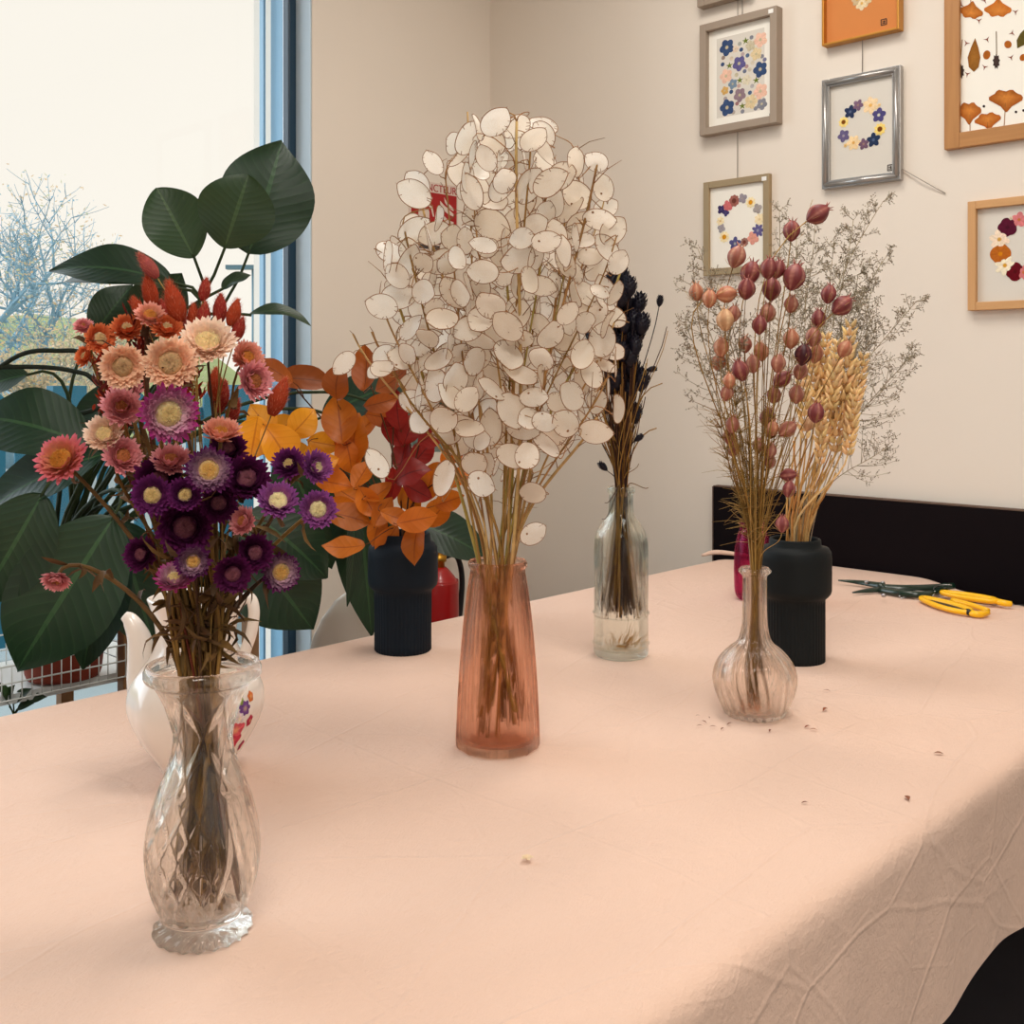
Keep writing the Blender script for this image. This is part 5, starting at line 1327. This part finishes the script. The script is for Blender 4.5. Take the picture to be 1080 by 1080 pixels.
# ------------------------------------------------------------------ pictures on the right wall
def wy(px, py, d): return PX(px, py, XW - d)
class Pic:
    def __init__(s, name, y0, y1, z0, z1, d, w, m, label, mats=None, wire_top=None):
        s.y0, s.y1, s.z0, s.z1, s.d = y0, y1, z0, z1, d       # y0 left (larger y) .. y1 right
        s.t = thing(name, (XW, (y0 + y1) / 2, z0), label, 'picture')
        mz, my = m if isinstance(m, tuple) else (m, m)
        xc = XW - d / 2
        for ya in (y0 - w / 2, y1 + w / 2):
            f = MB(); f.box((xc, ya, (z0 + z1) / 2), (d, w, z1 - z0)); bev(f.build('frame_stile', mz, s.t, smooth=False), .0015)
        for za in (z0 + w / 2, z1 - w / 2):
            f = MB(); f.box((xc, (y0 + y1) / 2, za), (d - .0004, y0 - y1 - 2 * w, w)); bev(f.build('frame_rail', my, s.t, smooth=False), .0015)
        s.w = w; s.back = d * .45
        f = MB(); f.box((XW - s.back / 2, (y0 + y1) / 2, (z0 + z1) / 2), (s.back, y0 - y1 - 2 * w + .002, z1 - z0 - 2 * w + .002)); s.art = f.build('backing_paper', mats or M['paper'], s.t, smooth=False)
        if wire_top:
            f = MB(); yc = (y0 + y1) / 2; f.tube([(XW - .004, yc, z1 - .01), (XW - .002, yc, wire_top)], .0011, 5); f.build('hanging_wire', M['nylon'], s.t)
    def at(s, u, v, lift=.0006): return V((XW - s.back - lift, s.y0 + (s.y1 - s.y0) * u, s.z1 + (s.z0 - s.z1) * v))
    def mm(s, y, z, lift): return V((XW - s.back - lift, y, z))
    def flower(s, u, v, r, col, n=5, centre=(206, 160, 60), depthr=.45, name='pressed_flower', lift=.0006):
        c = s.at(u, v, lift); mb = MB(); K = n * 8; ph = U(0, 6); col = lin(col)
        vs = [c + V((-.0012, 0, 0))]; cs = [lin(centre)]
        cr_ = .36 if n >= 9 else .14
        for rg in (cr_, cr_ + .12, 1):
            for i in range(K):
                a = 2 * PI * i / K; k = rg * (1 - depthr * (1 - abs(math.cos(a * n / 2 + ph))) * (rg > .5)) * r
                vs.append(c + V((-.0008 if rg < 1 else -.0001, -math.cos(a) * k, math.sin(a) * k))); cs.append(lin(centre) if rg == cr_ else jit(col, .12))
        fs = [(0, 1 + i, 1 + (i + 1) % K) for i in range(K)]
        for rg in range(2):
            b0 = 1 + rg * K; fs += [(b0 + i, b0 + K + i, b0 + K + (i + 1) % K, b0 + (i + 1) % K) for i in range(K)]
        mb.add(vs, [f[::-1] for f in fs], cs); return mb.build(name, M['ink'], s.art)
    def shape(s, pts, col, name, lift=.0006, two=None):
        """flat outline in u,v"""
        mb = MB(); q = [s.at(u, v, lift) for u, v in pts]; c = sum(q, V((0, 0, 0))) / len(q); col = lin(col)
        mb.add([c] + q, [(0, 1 + (i + 1) % len(q), 1 + i) for i in range(len(q))], [lin(two) if two else col] + [jit(col, .12) for _ in q]); return mb.build(name, M['ink'], s.art)
    def stamp(s, u, v, sz, m=None):
        mb = MB(); c = s.at(u, v, .0008)
        def bar(dy, dz, wy_, hz): mb.box(c + V((0, -dy * sz, dz * sz)), (.0006, wy_ * sz, hz * sz))
        bar(-.5, 0, .14, 1); bar(.5, 0, .14, 1); bar(0, .5, 1, .14); bar(0, -.5, 1, .14); bar(0, .1, .6, .12); bar(0, -.2, .6, .12); bar(.05, 0, .12, .6)
        mb.build('artist_stamp', M['inkblack'], s.art, smooth=False)
    def sticker(s, u, v, sz):
        mb = MB(); mb.box(V((XW - s.d - .0004, s.y0 + (s.y1 - s.y0) * u, s.z1 + (s.z0 - s.z1) * v)), (.0008, sz * 1.3, sz)); mb.build('price_sticker', M['stickers'], s.t, smooth=False)
def spiky(n, r0, r1, cu, cv, au=1, av=1, ph=0): return [(cu + au * (r1 if i % 2 else r0) * math.sin(PI * i / n + ph), cv - av * (r1 if i % 2 else r0) * math.cos(PI * i / n + ph)) for i in range(2 * n)]
def rect_px(x0, yl0, yl1, x1, yr0, yr1, d):
    a, b_ = wy(x0, yl0, d), wy(x0, yl1, d); c, e = wy(x1, yr0, d), wy(x1, yr1, d)
    return a.y, c.y, (b_.z + e.z) / 2, (a.z + c.z) / 2

# blue pressed flowers in the taupe box frame
y0, y1, z0, z1 = rect_px(737.5, 27, 144, 819, 5, 128.5, .032)
P1 = Pic('framed_picture', y0, y1, z0, z1, .032, .021, M['taupe'], 'taupe box frame of scattered blue and cream pressed flowers', wire_top=ZC - .02)
f = MB(); f.box((XW - P1.back - .0002, (P1.at(.5, .5)).y, P1.at(.5, .5).z), (.0006, (y0 - y1) * .62, (z1 - z0) * .71)); f.build('art_sheet', M['greymat'], P1.art, smooth=False)
W1 = y0 - y1
def c1(x, y): # crop px -> u,v of the frame
    return ((x - 40) / (625 - 40) * 1.0, (y - 195 + (x - 40) * .25) / 850)
def f1(x, y, r, col, n=5, centre=(190, 180, 150), dp=.28): 
    u, v = c1(x, y); P1.flower(u * .98 + .01 - .02 * v, v, r / 585 * W1, col, n, centre, dp)
BLUE, LIL, PEACH, CREAM, GREY = (58, 78, 116), (98, 92, 142), (232, 190, 168), (216, 196, 156), (130, 132, 142)
for (x, y, r, col) in [(232, 352, 58, BLUE), (330, 470, 52, LIL), (492, 508, 54, BLUE), (240, 805, 58, BLUE), (228, 568, 50, PEACH), (490, 290, 52, PEACH), (496, 668, 54, PEACH), (338, 705, 48, (140, 118, 128)), (425, 750, 50, CREAM), (460, 395, 44, CREAM), (415, 335, 38, (196, 186, 160)), (282, 625, 36, (120, 140, 160)), (508, 762, 40, GREY), (220, 678, 30, (206, 164, 96)), (390, 590, 36, (214, 204, 180)), (300, 362, 26, (220, 200, 180))]:
    f1(x, y, r, col)
for (x, y) in [(376, 300), (255, 488), (336, 595), (460, 590), (358, 786)]:
    u, v = c1(x, y); P1.shape(spiky(5, .05, .018, u - .02 * v, v, 1, .68), (104, 118, 44), 'pressed_leaf')
for i, (x, y, c) in enumerate([(344, 366, BLUE), (392, 408, (90, 110, 140)), (202, 480, BLUE), (372, 526, (110, 116, 136)), (272, 684, BLUE), (414, 684, (80, 98, 130)), (270, 434, (206, 190, 168)), (430, 462, (206, 196, 176)), (310, 556, (190, 182, 156)), (430, 634, (170, 166, 166)), (360, 826, GREY), (458, 798, GREY), (226, 738, (160, 150, 150)), (420, 274, GREY), (500, 412, GREY), (520, 436, (120, 120, 150)), (206, 430, (150, 130, 120)), (386, 490, (170, 140, 140)), (332, 322, (170, 170, 160)), (290, 836, (170, 160, 150)), (318, 770, (150, 110, 110)), (356, 400, (180, 160, 160)), (410, 512, (200, 190, 170)), (330, 636, (190, 160, 150))]):
    u, v = c1(x, y); P1.shape([(u - .02 * v + .026 * math.cos(k * PI / 5), v + .019 * math.sin(k * PI / 5)) for k in range(10)], c, 'pressed_petal')
P1.stamp(.9, .92, .012); P1.sticker(.93, .04, .011)

# silver frame with wreath
def moulded(Pq, m):   # inner step of a moulded frame
    f = MB(); w = Pq.w
    for ya in (Pq.y0 - w * .5, Pq.y1 + w * .5): f.tube([(XW - Pq.d, ya, Pq.z0 + w * .5), (XW - Pq.d, ya, Pq.z1 - w * .5)], w * .3, 10)
    for za in (Pq.z0 + w * .5, Pq.z1 - w * .5): f.tube([(XW - Pq.d, Pq.y0 - w * .5, za), (XW - Pq.d, Pq.y1 + w * .5, za)], w * .3, 10)
    f.build('frame_bead', m, Pq.t)
y0, y1, z0, z1 = rect_px(866.5, 83, 197.5, 949.5, 70, 191.5, .018)
P2 = Pic('framed_picture', y0, y1, z0, z1, .018, .021, M['silver'], 'silver moulded frame with a blue and cream pressed flower wreath', M['greymat'], ZC - .02); moulded(P2, M['silver'])
def ring(Pq, items, to_uv, W):
    for (x, y, r, col, n, ctr, dp) in items:
        u, v = to_uv(x, y); Pq.flower(u, v, r * W, col, n, ctr, dp)
def c2(x, y): return ((x - 35) / 450, (y - 455 + (x - 35) * .17) / 625)
ring(P2, [(195, 632, 38, (44, 56, 88), 5, (90, 100, 130), .45), (240, 594, 32, (120, 94, 118), 5, (150, 120, 110), .4), (312, 596, 48, (236, 208, 166), 6, (220, 170, 90), .35), (358, 650, 40, (78, 72, 122), 5, (206, 206, 190), .35), (364, 728, 34, (240, 210, 120), 9, (112, 60, 14), .25), (328, 788, 40, (40, 54, 84), 5, (80, 96, 130), .45), (272, 812, 32, (112, 86, 106), 5, (150, 120, 110), .4), (214, 806, 42, (236, 206, 160), 6, (214, 160, 80), .35), (156, 768, 36, (100, 90, 128), 5, (160, 150, 160), .35), (156, 690, 30, (240, 214, 130), 9, (120, 68, 16), .25), (360, 594, 10, (230, 196, 140), 5, (206, 160, 90), .3), (166, 822, 12, (226, 190, 130), 5, (206, 150, 80), .3)], c2, (y0 - y1) / 450)
P2.stamp(.86, .88, .014); P2.sticker(.9, .035, .008)
# loose wire from the silver frame
p = MB(); a = PX(951, 178, XW - .006); b_ = PX(972, 190, XW - .012); c = PX(997, 204, XW - .003)
p.tube(bez(a, b_, b_, c, 6), .0012, 5); tag(p.build('picture_cord', M['nylon']), 'loose thin cord end hanging from the silver frame', 'cord')

# champagne frame with wreath
y0, y1, z0, z1 = rect_px(741.5, 194, 293, 811, 181, 284, .016)
P3 = Pic('framed_picture', y0, y1, z0, z1, .016, .019, M['champagne'], 'champagne-coloured frame with a pressed flower wreath behind the seed pods', None, ZC - .03)
def c3(x, y): return ((x - 95) / 560, (y - 200 + (x - 95) * .18) / 820)
W3 = (y0 - y1) / 570
ring(P3, [(242, 424, 38, (62, 52, 96), 4, (80, 70, 110), .4), (296, 392, 46, (206, 110, 112), 5, (200, 110, 110), .3), (352, 344, 46, (156, 98, 88), 9, (110, 60, 50), .15), (424, 320, 40, (150, 142, 152), 4, (160, 150, 150), .35), (492, 350, 42, (244, 226, 180), 9, (206, 140, 20), .25), (548, 400, 40, (164, 156, 154), 4, (170, 160, 150), .35), (566, 490, 46, (244, 226, 186), 8, (230, 200, 150), .3), (552, 585, 54, (98, 92, 140), 7, (150, 150, 170), .45), (512, 650, 52, (222, 156, 140), 5, (210, 150, 130), .3), (440, 692, 34, (150, 110, 100), 9, (110, 60, 50), .15), (360, 712, 54, (84, 84, 130), 5, (160, 160, 160), .45), (268, 662, 44, (244, 226, 180), 9, (206, 140, 20), .25), (242, 588, 36, (158, 152, 158), 4, (160, 150, 150), .35), (234, 526, 36, (240, 222, 180), 7, (220, 180, 110), .3), (282, 450, 30, (70, 62, 110), 4, (90, 80, 110), .4)], c3, W3)
P3.sticker(.93, .05, .011)

# orange paper in a thin gold frame, mostly above the view
a = wy(866.5, 52, .028); c = wy(948, 27, .028)
P4 = Pic('framed_picture', a.y, c.y, (a.z + c.z) / 2, (a.z + c.z) / 2 + .30, .028, .006, M['gold'], 'thin gold frame with orange paper above the silver frame', M['orangemat'], ZC - .02)
P4.stamp(.78, .90, .014)
for (u, v, r, col) in [(.5, .70, .018, (226, 206, 170)), (.56, .68, .015, (214, 190, 150)), (.44, .66, .016, (200, 176, 140)), (.35, .5, .018, (226, 206, 170)), (.66, .5, .018, (196, 160, 140)), (.4, .32, .018, (226, 206, 170)), (.6, .32, .018, (206, 180, 150)), (.5, .26, .018, (226, 206, 170))]: P4.flower(u, v, r, col, 6, (206, 160, 80), .3)

# large oak frame with ginkgo leaves
a = wy(995.5, 158, .02); top = wy(1000, -60, .02).z
P5 = Pic('framed_picture', a.y, a.y - .46, a.z, top + .12, .02, .036, (M['oak_z'], M['oak_y']), 'large oak frame of pressed ginkgo leaves and seeds', M['paper'])
def d5(px, py):
    q = wy(px, py, P5.back); return ((P5.y0 - q.y) / (P5.y0 - P5.y1), (P5.z1 - q.z) / (P5.z1 - P5.z0))
def c5b(x, y): return d5(980 + x / 6.35, y / 6.35)
def shp5(pts, col, name, two=None): P5.shape([c5b(x, y) for x, y in pts], col, name, two=two)
GK = (176, 96, 36)
def ginkgo(cx_, cy_, w_, h_, up=True, tilt=0):
    pts = []; s_ = 1 if up else -1
    for i in range(15):
        t_ = i / 14; a_ = math.radians(-78 + 156 * t_); r_ = 1 + .07 * math.sin(t_ * 23) - .10 * math.exp(-((t_ - .5) * 9) ** 2)
        pts.append((math.sin(a_) * w_ * r_ / 2, (-math.cos(a_) * h_ * r_ * .8 - h_ * .0) * s_))
    pts = [(-.025 * w_, h_ * .52 * s_), (-.16 * w_, h_ * .2 * s_)] + pts + [(.16 * w_, h_ * .2 * s_), (.025 * w_, h_ * .52 * s_)]
    ct, st_ = math.cos(tilt), math.sin(tilt)
    shp5([(cx_ + x * ct - y * st_, cy_ + x * st_ + y * ct) for x, y in pts], jit(GK, .12), 'pressed_leaf', (206, 132, 60))
def stalk(x0, y0_, x1, y1_, col=(150, 96, 48), w_=5):
    shp5([(x0 - w_ / 2, y0_), (x0 + w_ / 2, y0_), (x1 + w_ / 2, y1_), (x1 - w_ / 2, y1_)], col, 'pressed_stalk')
for (cx_, cy_, w_, h_, tl) in [(262, 775, 172, 115, .0), (392, 825, 185, 90, -.15), (510, 690, 235, 115, .0)]:
    ginkgo(cx_ + 6, cy_, w_, h_, True, tl)
for q in [(274, 770, 274, 888), (392, 820, 392, 870), (512, 690, 502, 850)]: stalk(*q)
for (cx_, cy_, w_, h_, tl) in [(285, 55, 170, 90, .15), (462, 40, 190, 95, 0)]: ginkgo(cx_, cy_, w_, h_, False, tl)
for q in [(278, 45, 280, -40), (465, 20, 462, -60)]: stalk(*q)
def oval(cx_, cy_, w_, h_, tl=0): return [(cx_ + math.cos(k * PI / 8) * w_ / 2 * math.cos(tl) - math.sin(k * PI / 8) * h_ / 2 * math.sin(tl), cy_ + math.cos(k * PI / 8) * w_ / 2 * math.sin(tl) + math.sin(k * PI / 8) * h_ / 2 * math.cos(tl)) for k in range(16)]
shp5([(308, 255), (330, 320), (344, 385), (332, 450), (300, 482), (266, 450), (258, 385), (280, 320)], (134, 86, 34), 'pressed_leaf', (160, 106, 44))
shp5([(640, 195), (640, 300), (590, 325), (586, 270), (610, 225)], (92, 80, 36), 'pressed_leaf')
for (cx_, cy_, w_, h_, tl) in [(386, 368, 48, 62, .3), (528, 298, 50, 52, 0), (628, 385, 40, 50, .6)]: shp5(oval(cx_, cy_, w_, h_, tl), (166, 92, 32), 'pressed_leaf')
for (cx_, cy_) in [(212, 478), (450, 412)]:
    shp5(spiky(9, 34, 24, cx_, cy_, .75, 1.6), (66, 52, 48), 'pressed_cone')
stalk(222, 265, 208, 430, (150, 110, 60), 6); stalk(450, 210, 452, 372, (110, 84, 50), 6)
for (cx_, cy_, w_, h_) in [(760, 760, 180, 110), (960, 690, 230, 120), (1180, 780, 190, 110), (1400, 710, 230, 120), (1620, 770, 180, 110), (1830, 700, 220, 120)]:
    ginkgo(cx_, cy_, w_, h_); stalk(cx_, cy_ + 20, cx_ - 4, cy_ + 130)
for (cx_, cy_, w_, h_) in [(760, 60, 180, 95), (1010, 45, 190, 95), (1300, 60, 190, 95), (1600, 45, 190, 95)]: ginkgo(cx_, cy_, w_, h_, False)
for i in range(9):
    shp5(oval(720 + i * 135, 360 + (i % 3) * 30, 70, 150 - (i % 2) * 50, .2 * (i % 3 - 1)), [(134, 86, 34), (92, 80, 36), (166, 92, 32)][i % 3], 'pressed_leaf')
for (cx_, cy_) in [(367, 712), (204, 812), (582, 750), (202, 156), (632, 740)]: shp5(oval(cx_, cy_, 18, 18), (44, 30, 34), 'pressed_seed')
for (cx_, cy_) in [(250, 290), (388, 265), (372, 450), (556, 222), (548, 385), (214, 34), (334, 138), (578, 80), (256, 496), (372, 5)]: shp5(spiky(3, 26, 5, cx_, cy_, 1, 1, U(0, 6)), (132, 70, 54), 'pressed_sprig')

# small light oak frame with red and cream wreath
a = wy(1018, 213, .024); e = wy(1022.5, 327.5, .024)
ym = (a.y + e.y) / 2
P6 = Pic('framed_picture', ym, ym - .27, e.z, a.z, .024, .019, (M['lightoak_z'], M['lightoak_y']), 'light oak frame with crimson and cream wreath at the right edge', M['greymat'])
def d6(px, py):
    q = wy(px, py, P6.back); return ((P6.y0 - q.y) / (P6.y0 - P6.y1), (P6.z1 - q.z) / (P6.z1 - P6.z0))
s6 = depth(a) / F / math.sin(math.radians(50))
for (x, y, r, col, n, ctr, dp) in [(540, 300, 50, (206, 120, 122), 5, (190, 110, 60), .35), (452, 358, 62, (84, 20, 44), 5, (70, 16, 36), .15), (390, 450, 66, (236, 214, 190), 6, (196, 150, 70), .4), (398, 560, 66, (176, 96, 30), 4, (206, 130, 20), .1), (432, 648, 66, (238, 226, 200), 7, (206, 150, 40), .4), (510, 695, 60, (98, 10, 24), 4, (80, 8, 16), .15), (575, 700, 50, (206, 120, 122), 5, (190, 110, 60), .35), (478, 290, 14, (206, 190, 170), 5, (190, 150, 90), .3)]:
    u, v = d6(1000 + x / 7.2, 190 + y / 7.2); P6.flower(u, v, r / 7.2 * s6 * .9, col, n, ctr, dp)
yc6 = P6.y0 - .5 * (P6.y0 - P6.y1); 
for (u, v, col) in [(.66, .3, (236, 214, 190)), (.78, .42, (84, 20, 44)), (.8, .56, (176, 96, 30)), (.72, .7, (236, 214, 190)), (.6, .76, (98, 10, 24)), (.52, .26, (84, 20, 44))]: P6.flower(u, v, .016, col, 5, (196, 140, 60), .3)
# taupe frame above the first one: only its bottom edge shows
a = wy(735, 6, .032)
P7 = Pic('framed_picture', a.y, a.y - .17, a.z - .005, a.z + .26, .032, .021, M['taupe'], 'taupe frame whose bottom edge just shows above the blue flower picture', None, ZC - .02)
P7.flower(.5, .5, .03, BLUE); P7.flower(.35, .3, .02, PEACH); P7.flower(.65, .7, .02, CREAM)

# ------------------------------------------------------------------ secateurs and yellow snips
def tz(px, py, h=.008): return PZ(px, py, ZT_ + h)
g = thing('flower_snips', tz(935, 622, 0), 'dark green long-handled flower snips lying by the black vase', 'snips')
def bar(pts, ws, h, m, nm, par, sides=8, fl=.5): 
    p = MB(); q = cat_rom(pts, 5); ww = cat_rom([V((w_, 0, 0)) for w_ in ws], 5); p.tube(q, [max(.0006, v.x * 1.3) for v in ww], sides, flat=fl); return p.build(nm, m, par)
bar([tz(884, 612, .010), tz(905, 614, .010), tz(932, 618, .011)], [.0015, .0045, .007], 0, M['darkgreen'], 'blade', g)
bar([tz(899, 625, .006), tz(915, 623, .007), tz(934, 621, .008)], [.0015, .0045, .006], 0, M['darkgreen'], 'blade', g)
bar([tz(930, 620, .010), tz(955, 621, .011), tz(980, 620, .012), tz(1006, 618, .014)], [.007, .0075, .0065, .006], 0, M['darkgreen'], 'handle', g, fl=.8)
bar([tz(928, 622, .008), tz(952, 626, .009), tz(975, 627, .010), tz(998, 622, .010)], [.006, .0065, .006, .005], 0, M['darkgreen'], 'handle', g, fl=.8)
for (x, y) in ((931, 615), (914, 614), (932, 628)):
    p = MB(); p.lathe([(.0045, -.003), (.005, .0), (.0045, .003), (.002, .004)], 12, tz(x, y, .014)); p.build('rivet', M['steel'], g)
p = MB(); q = cat_rom([tz(986, 624, .014), tz(985, 620, .017), tz(992, 617, .018), tz(1004, 617, .019)], 5); p.tube(q, .001, 6); p.build('wire_latch', M['steel'], g)
y_ = thing('flower_snips', tz(1010, 640, 0), 'yellow-handled flower snips with black inlays lying on the cloth', 'snips')
def loop(c0, c1, w_, h, nm):
    A, B_ = tz(*c0, h), tz(*c1, h); d = (B_ - A); n_ = V((0, 0, 1)).cross(d).normalized(); pts = []
    for i in range(28):
        a = 2 * PI * i / 28; pts.append((A + B_) / 2 + d * .5 * math.cos(a) + n_ * w_ * math.sin(a) * (1 + .25 * math.cos(a)))
    p = MB(); p.tube(pts, .0056, 8, closed=True, flat=1.25); return p.build(nm, M['yellow'], y_)
loop((973, 631), (1022, 646), .020, .008, 'handle'); loop((994, 625), (1050, 634), .016, .012, 'handle')
bar([tz(1021, 646, .008), tz(1032, 648, .008), tz(1042, 646, .008)], [.005, .0055, .0045], 0, M['yellow'], 'handle_tip', y_, fl=.9)
bar([tz(1004, 633, .008), tz(1024, 638, .008), tz(1042, 644, .008)], [.0045, .0045, .0045], 0, M['yellow'], 'handle_tip', y_, fl=.9)
bar([tz(1047, 633, .012), tz(1058, 636, .011), tz(1067, 637, .010)], [.005, .0055, .0045], 0, M['yellow'], 'handle_tip', y_, fl=.9)
for (a, b_) in (((1020.5, 645), (1023, 646.5)), ((1046, 632.5), (1048.5, 633.5))):
    p = MB(); p.tube([tz(*a, .009), tz(*b_, .009)], .0063, 10); p.build('band', M['blackrub'], y_)
for (c0, c1, w_, h) in (((976, 631.5), (1018, 644.5), .0145, .006), ((998, 625.5), (1044, 633), .0105, .010)):
    A, B_ = tz(*c0, h), tz(*c1, h); d = B_ - A; n_ = V((0, 0, 1)).cross(d).normalized(); p = MB(); pts = []
    for hh in (-.003, .002):
        pts += [(A + B_) / 2 + d * .5 * math.cos(2 * PI * i / 24) + n_ * w_ * math.sin(2 * PI * i / 24) + V((0, 0, hh)) for i in range(24)]
    p.add(pts, [tuple(range(23, -1, -1)), tuple(range(24, 48))] + [(i, (i + 1) % 24, 24 + (i + 1) % 24, 24 + i) for i in range(24)]); p.build('grip_inlay', M['blackrub'], y_, smooth=False)
bar([tz(985, 628, .007), tz(968, 625, .005), tz(948, 629, .004)], [.004, .0045, .001], 0, M['steel'], 'blade', y_, fl=.4)
bar([tz(990, 626, .007), tz(970, 627, .004), tz(950, 631, .003)], [.004, .0045, .001], 0, M['steel'], 'blade', y_, fl=.4)
bar([tz(1064, 638, .004), tz(1075, 638, .003), tz(1092, 640, .003)], [.001, .001, .001], 0, M['blackrub'], 'cord_tail', y_)

# ------------------------------------------------------------------ crumbs on the cloth
def crumb(px, py, ln, col, label, grp=None, wd=.4):
    c = PZ(px, py, ZT_ + .0012); a = U(0, 6.3); d = V((math.cos(a), math.sin(a), 0)) * ln / 2; p = MB()
    leaf(p, c - d, c + d, (0, 0, 1), ln * wd, .25, -.2, nu=5, nv=2, col=jit(lin(col), .15)); return tag(p.build('dried_petal', M['petal']), label, 'petal', grp)
for (x, y) in [(736, 755), (742, 762), (738, 766), (748, 757), (752, 767), (762, 769), (770, 764)]: crumb(x, y, U(.006, .012), (128, 70, 46), 'tiny brown crumb on the cloth close beside the round carafe', 'brown crumbs by the carafe', .25)
crumb(872, 729, .012, (130, 66, 44), 'single brown sliver on the cloth in front of the black vase', None, .25)
crumb(870, 749, .016, (150, 84, 60), 'brown forked scrap right of the round carafe', None, .3)
crumb(852, 767, .012, (140, 70, 50), 'brown scrap just right of the carafe base', None, .3); crumb(858, 770, .011, (150, 90, 50), 'tan scrap beside the brown one right of the carafe base', None, .3)
crumb(812, 771, .01, (140, 74, 52), 'brown scrap in front of the carafe base', None, .3)
crumb(990, 795, .012, (150, 100, 74), 'curled tan scrap on the cloth near the table edge', None, .5)
crumb(957, 842, .012, (140, 90, 68), 'small brown scrap closest to the near table edge', None, .5)
crumb(849, 847, .009, (130, 80, 60), 'small brown scrap alone on the open cloth', None, .3)
p = MB(); c = PZ(556, 907, ZT_ + .002)
for i in range(5):
    a = i * 1.26 + .4; d = V((math.cos(a), math.sin(a), .35)) * .007; leaf(p, c, c + d, (0, 0, 1), .006, .2, .3, nu=4, nv=2, col=lin((236, 214, 180)))
tag(p.build('dried_floret', M['petal']), 'small cream floret lying alone on the cloth before the pink vase', 'petal')

# ------------------------------------------------------------------ render look
sc = bpy.context.scene
sc.view_settings.view_transform = 'Standard'; sc.view_settings.look = 'None'; sc.view_settings.gamma = 1.0; sc.view_settings.exposure = 0.2
try: sc.view_settings.use_curve_mapping = False
except Exception: pass
cy = sc.cycles
cy.use_denoising = True
cy.max_bounces = 12; cy.transmission_bounces = 12; cy.transparent_max_bounces = 24; cy.diffuse_bounces = 5; cy.glossy_bounces = 4
cy.sample_clamp_indirect = 6.0; cy.blur_glossy = .5
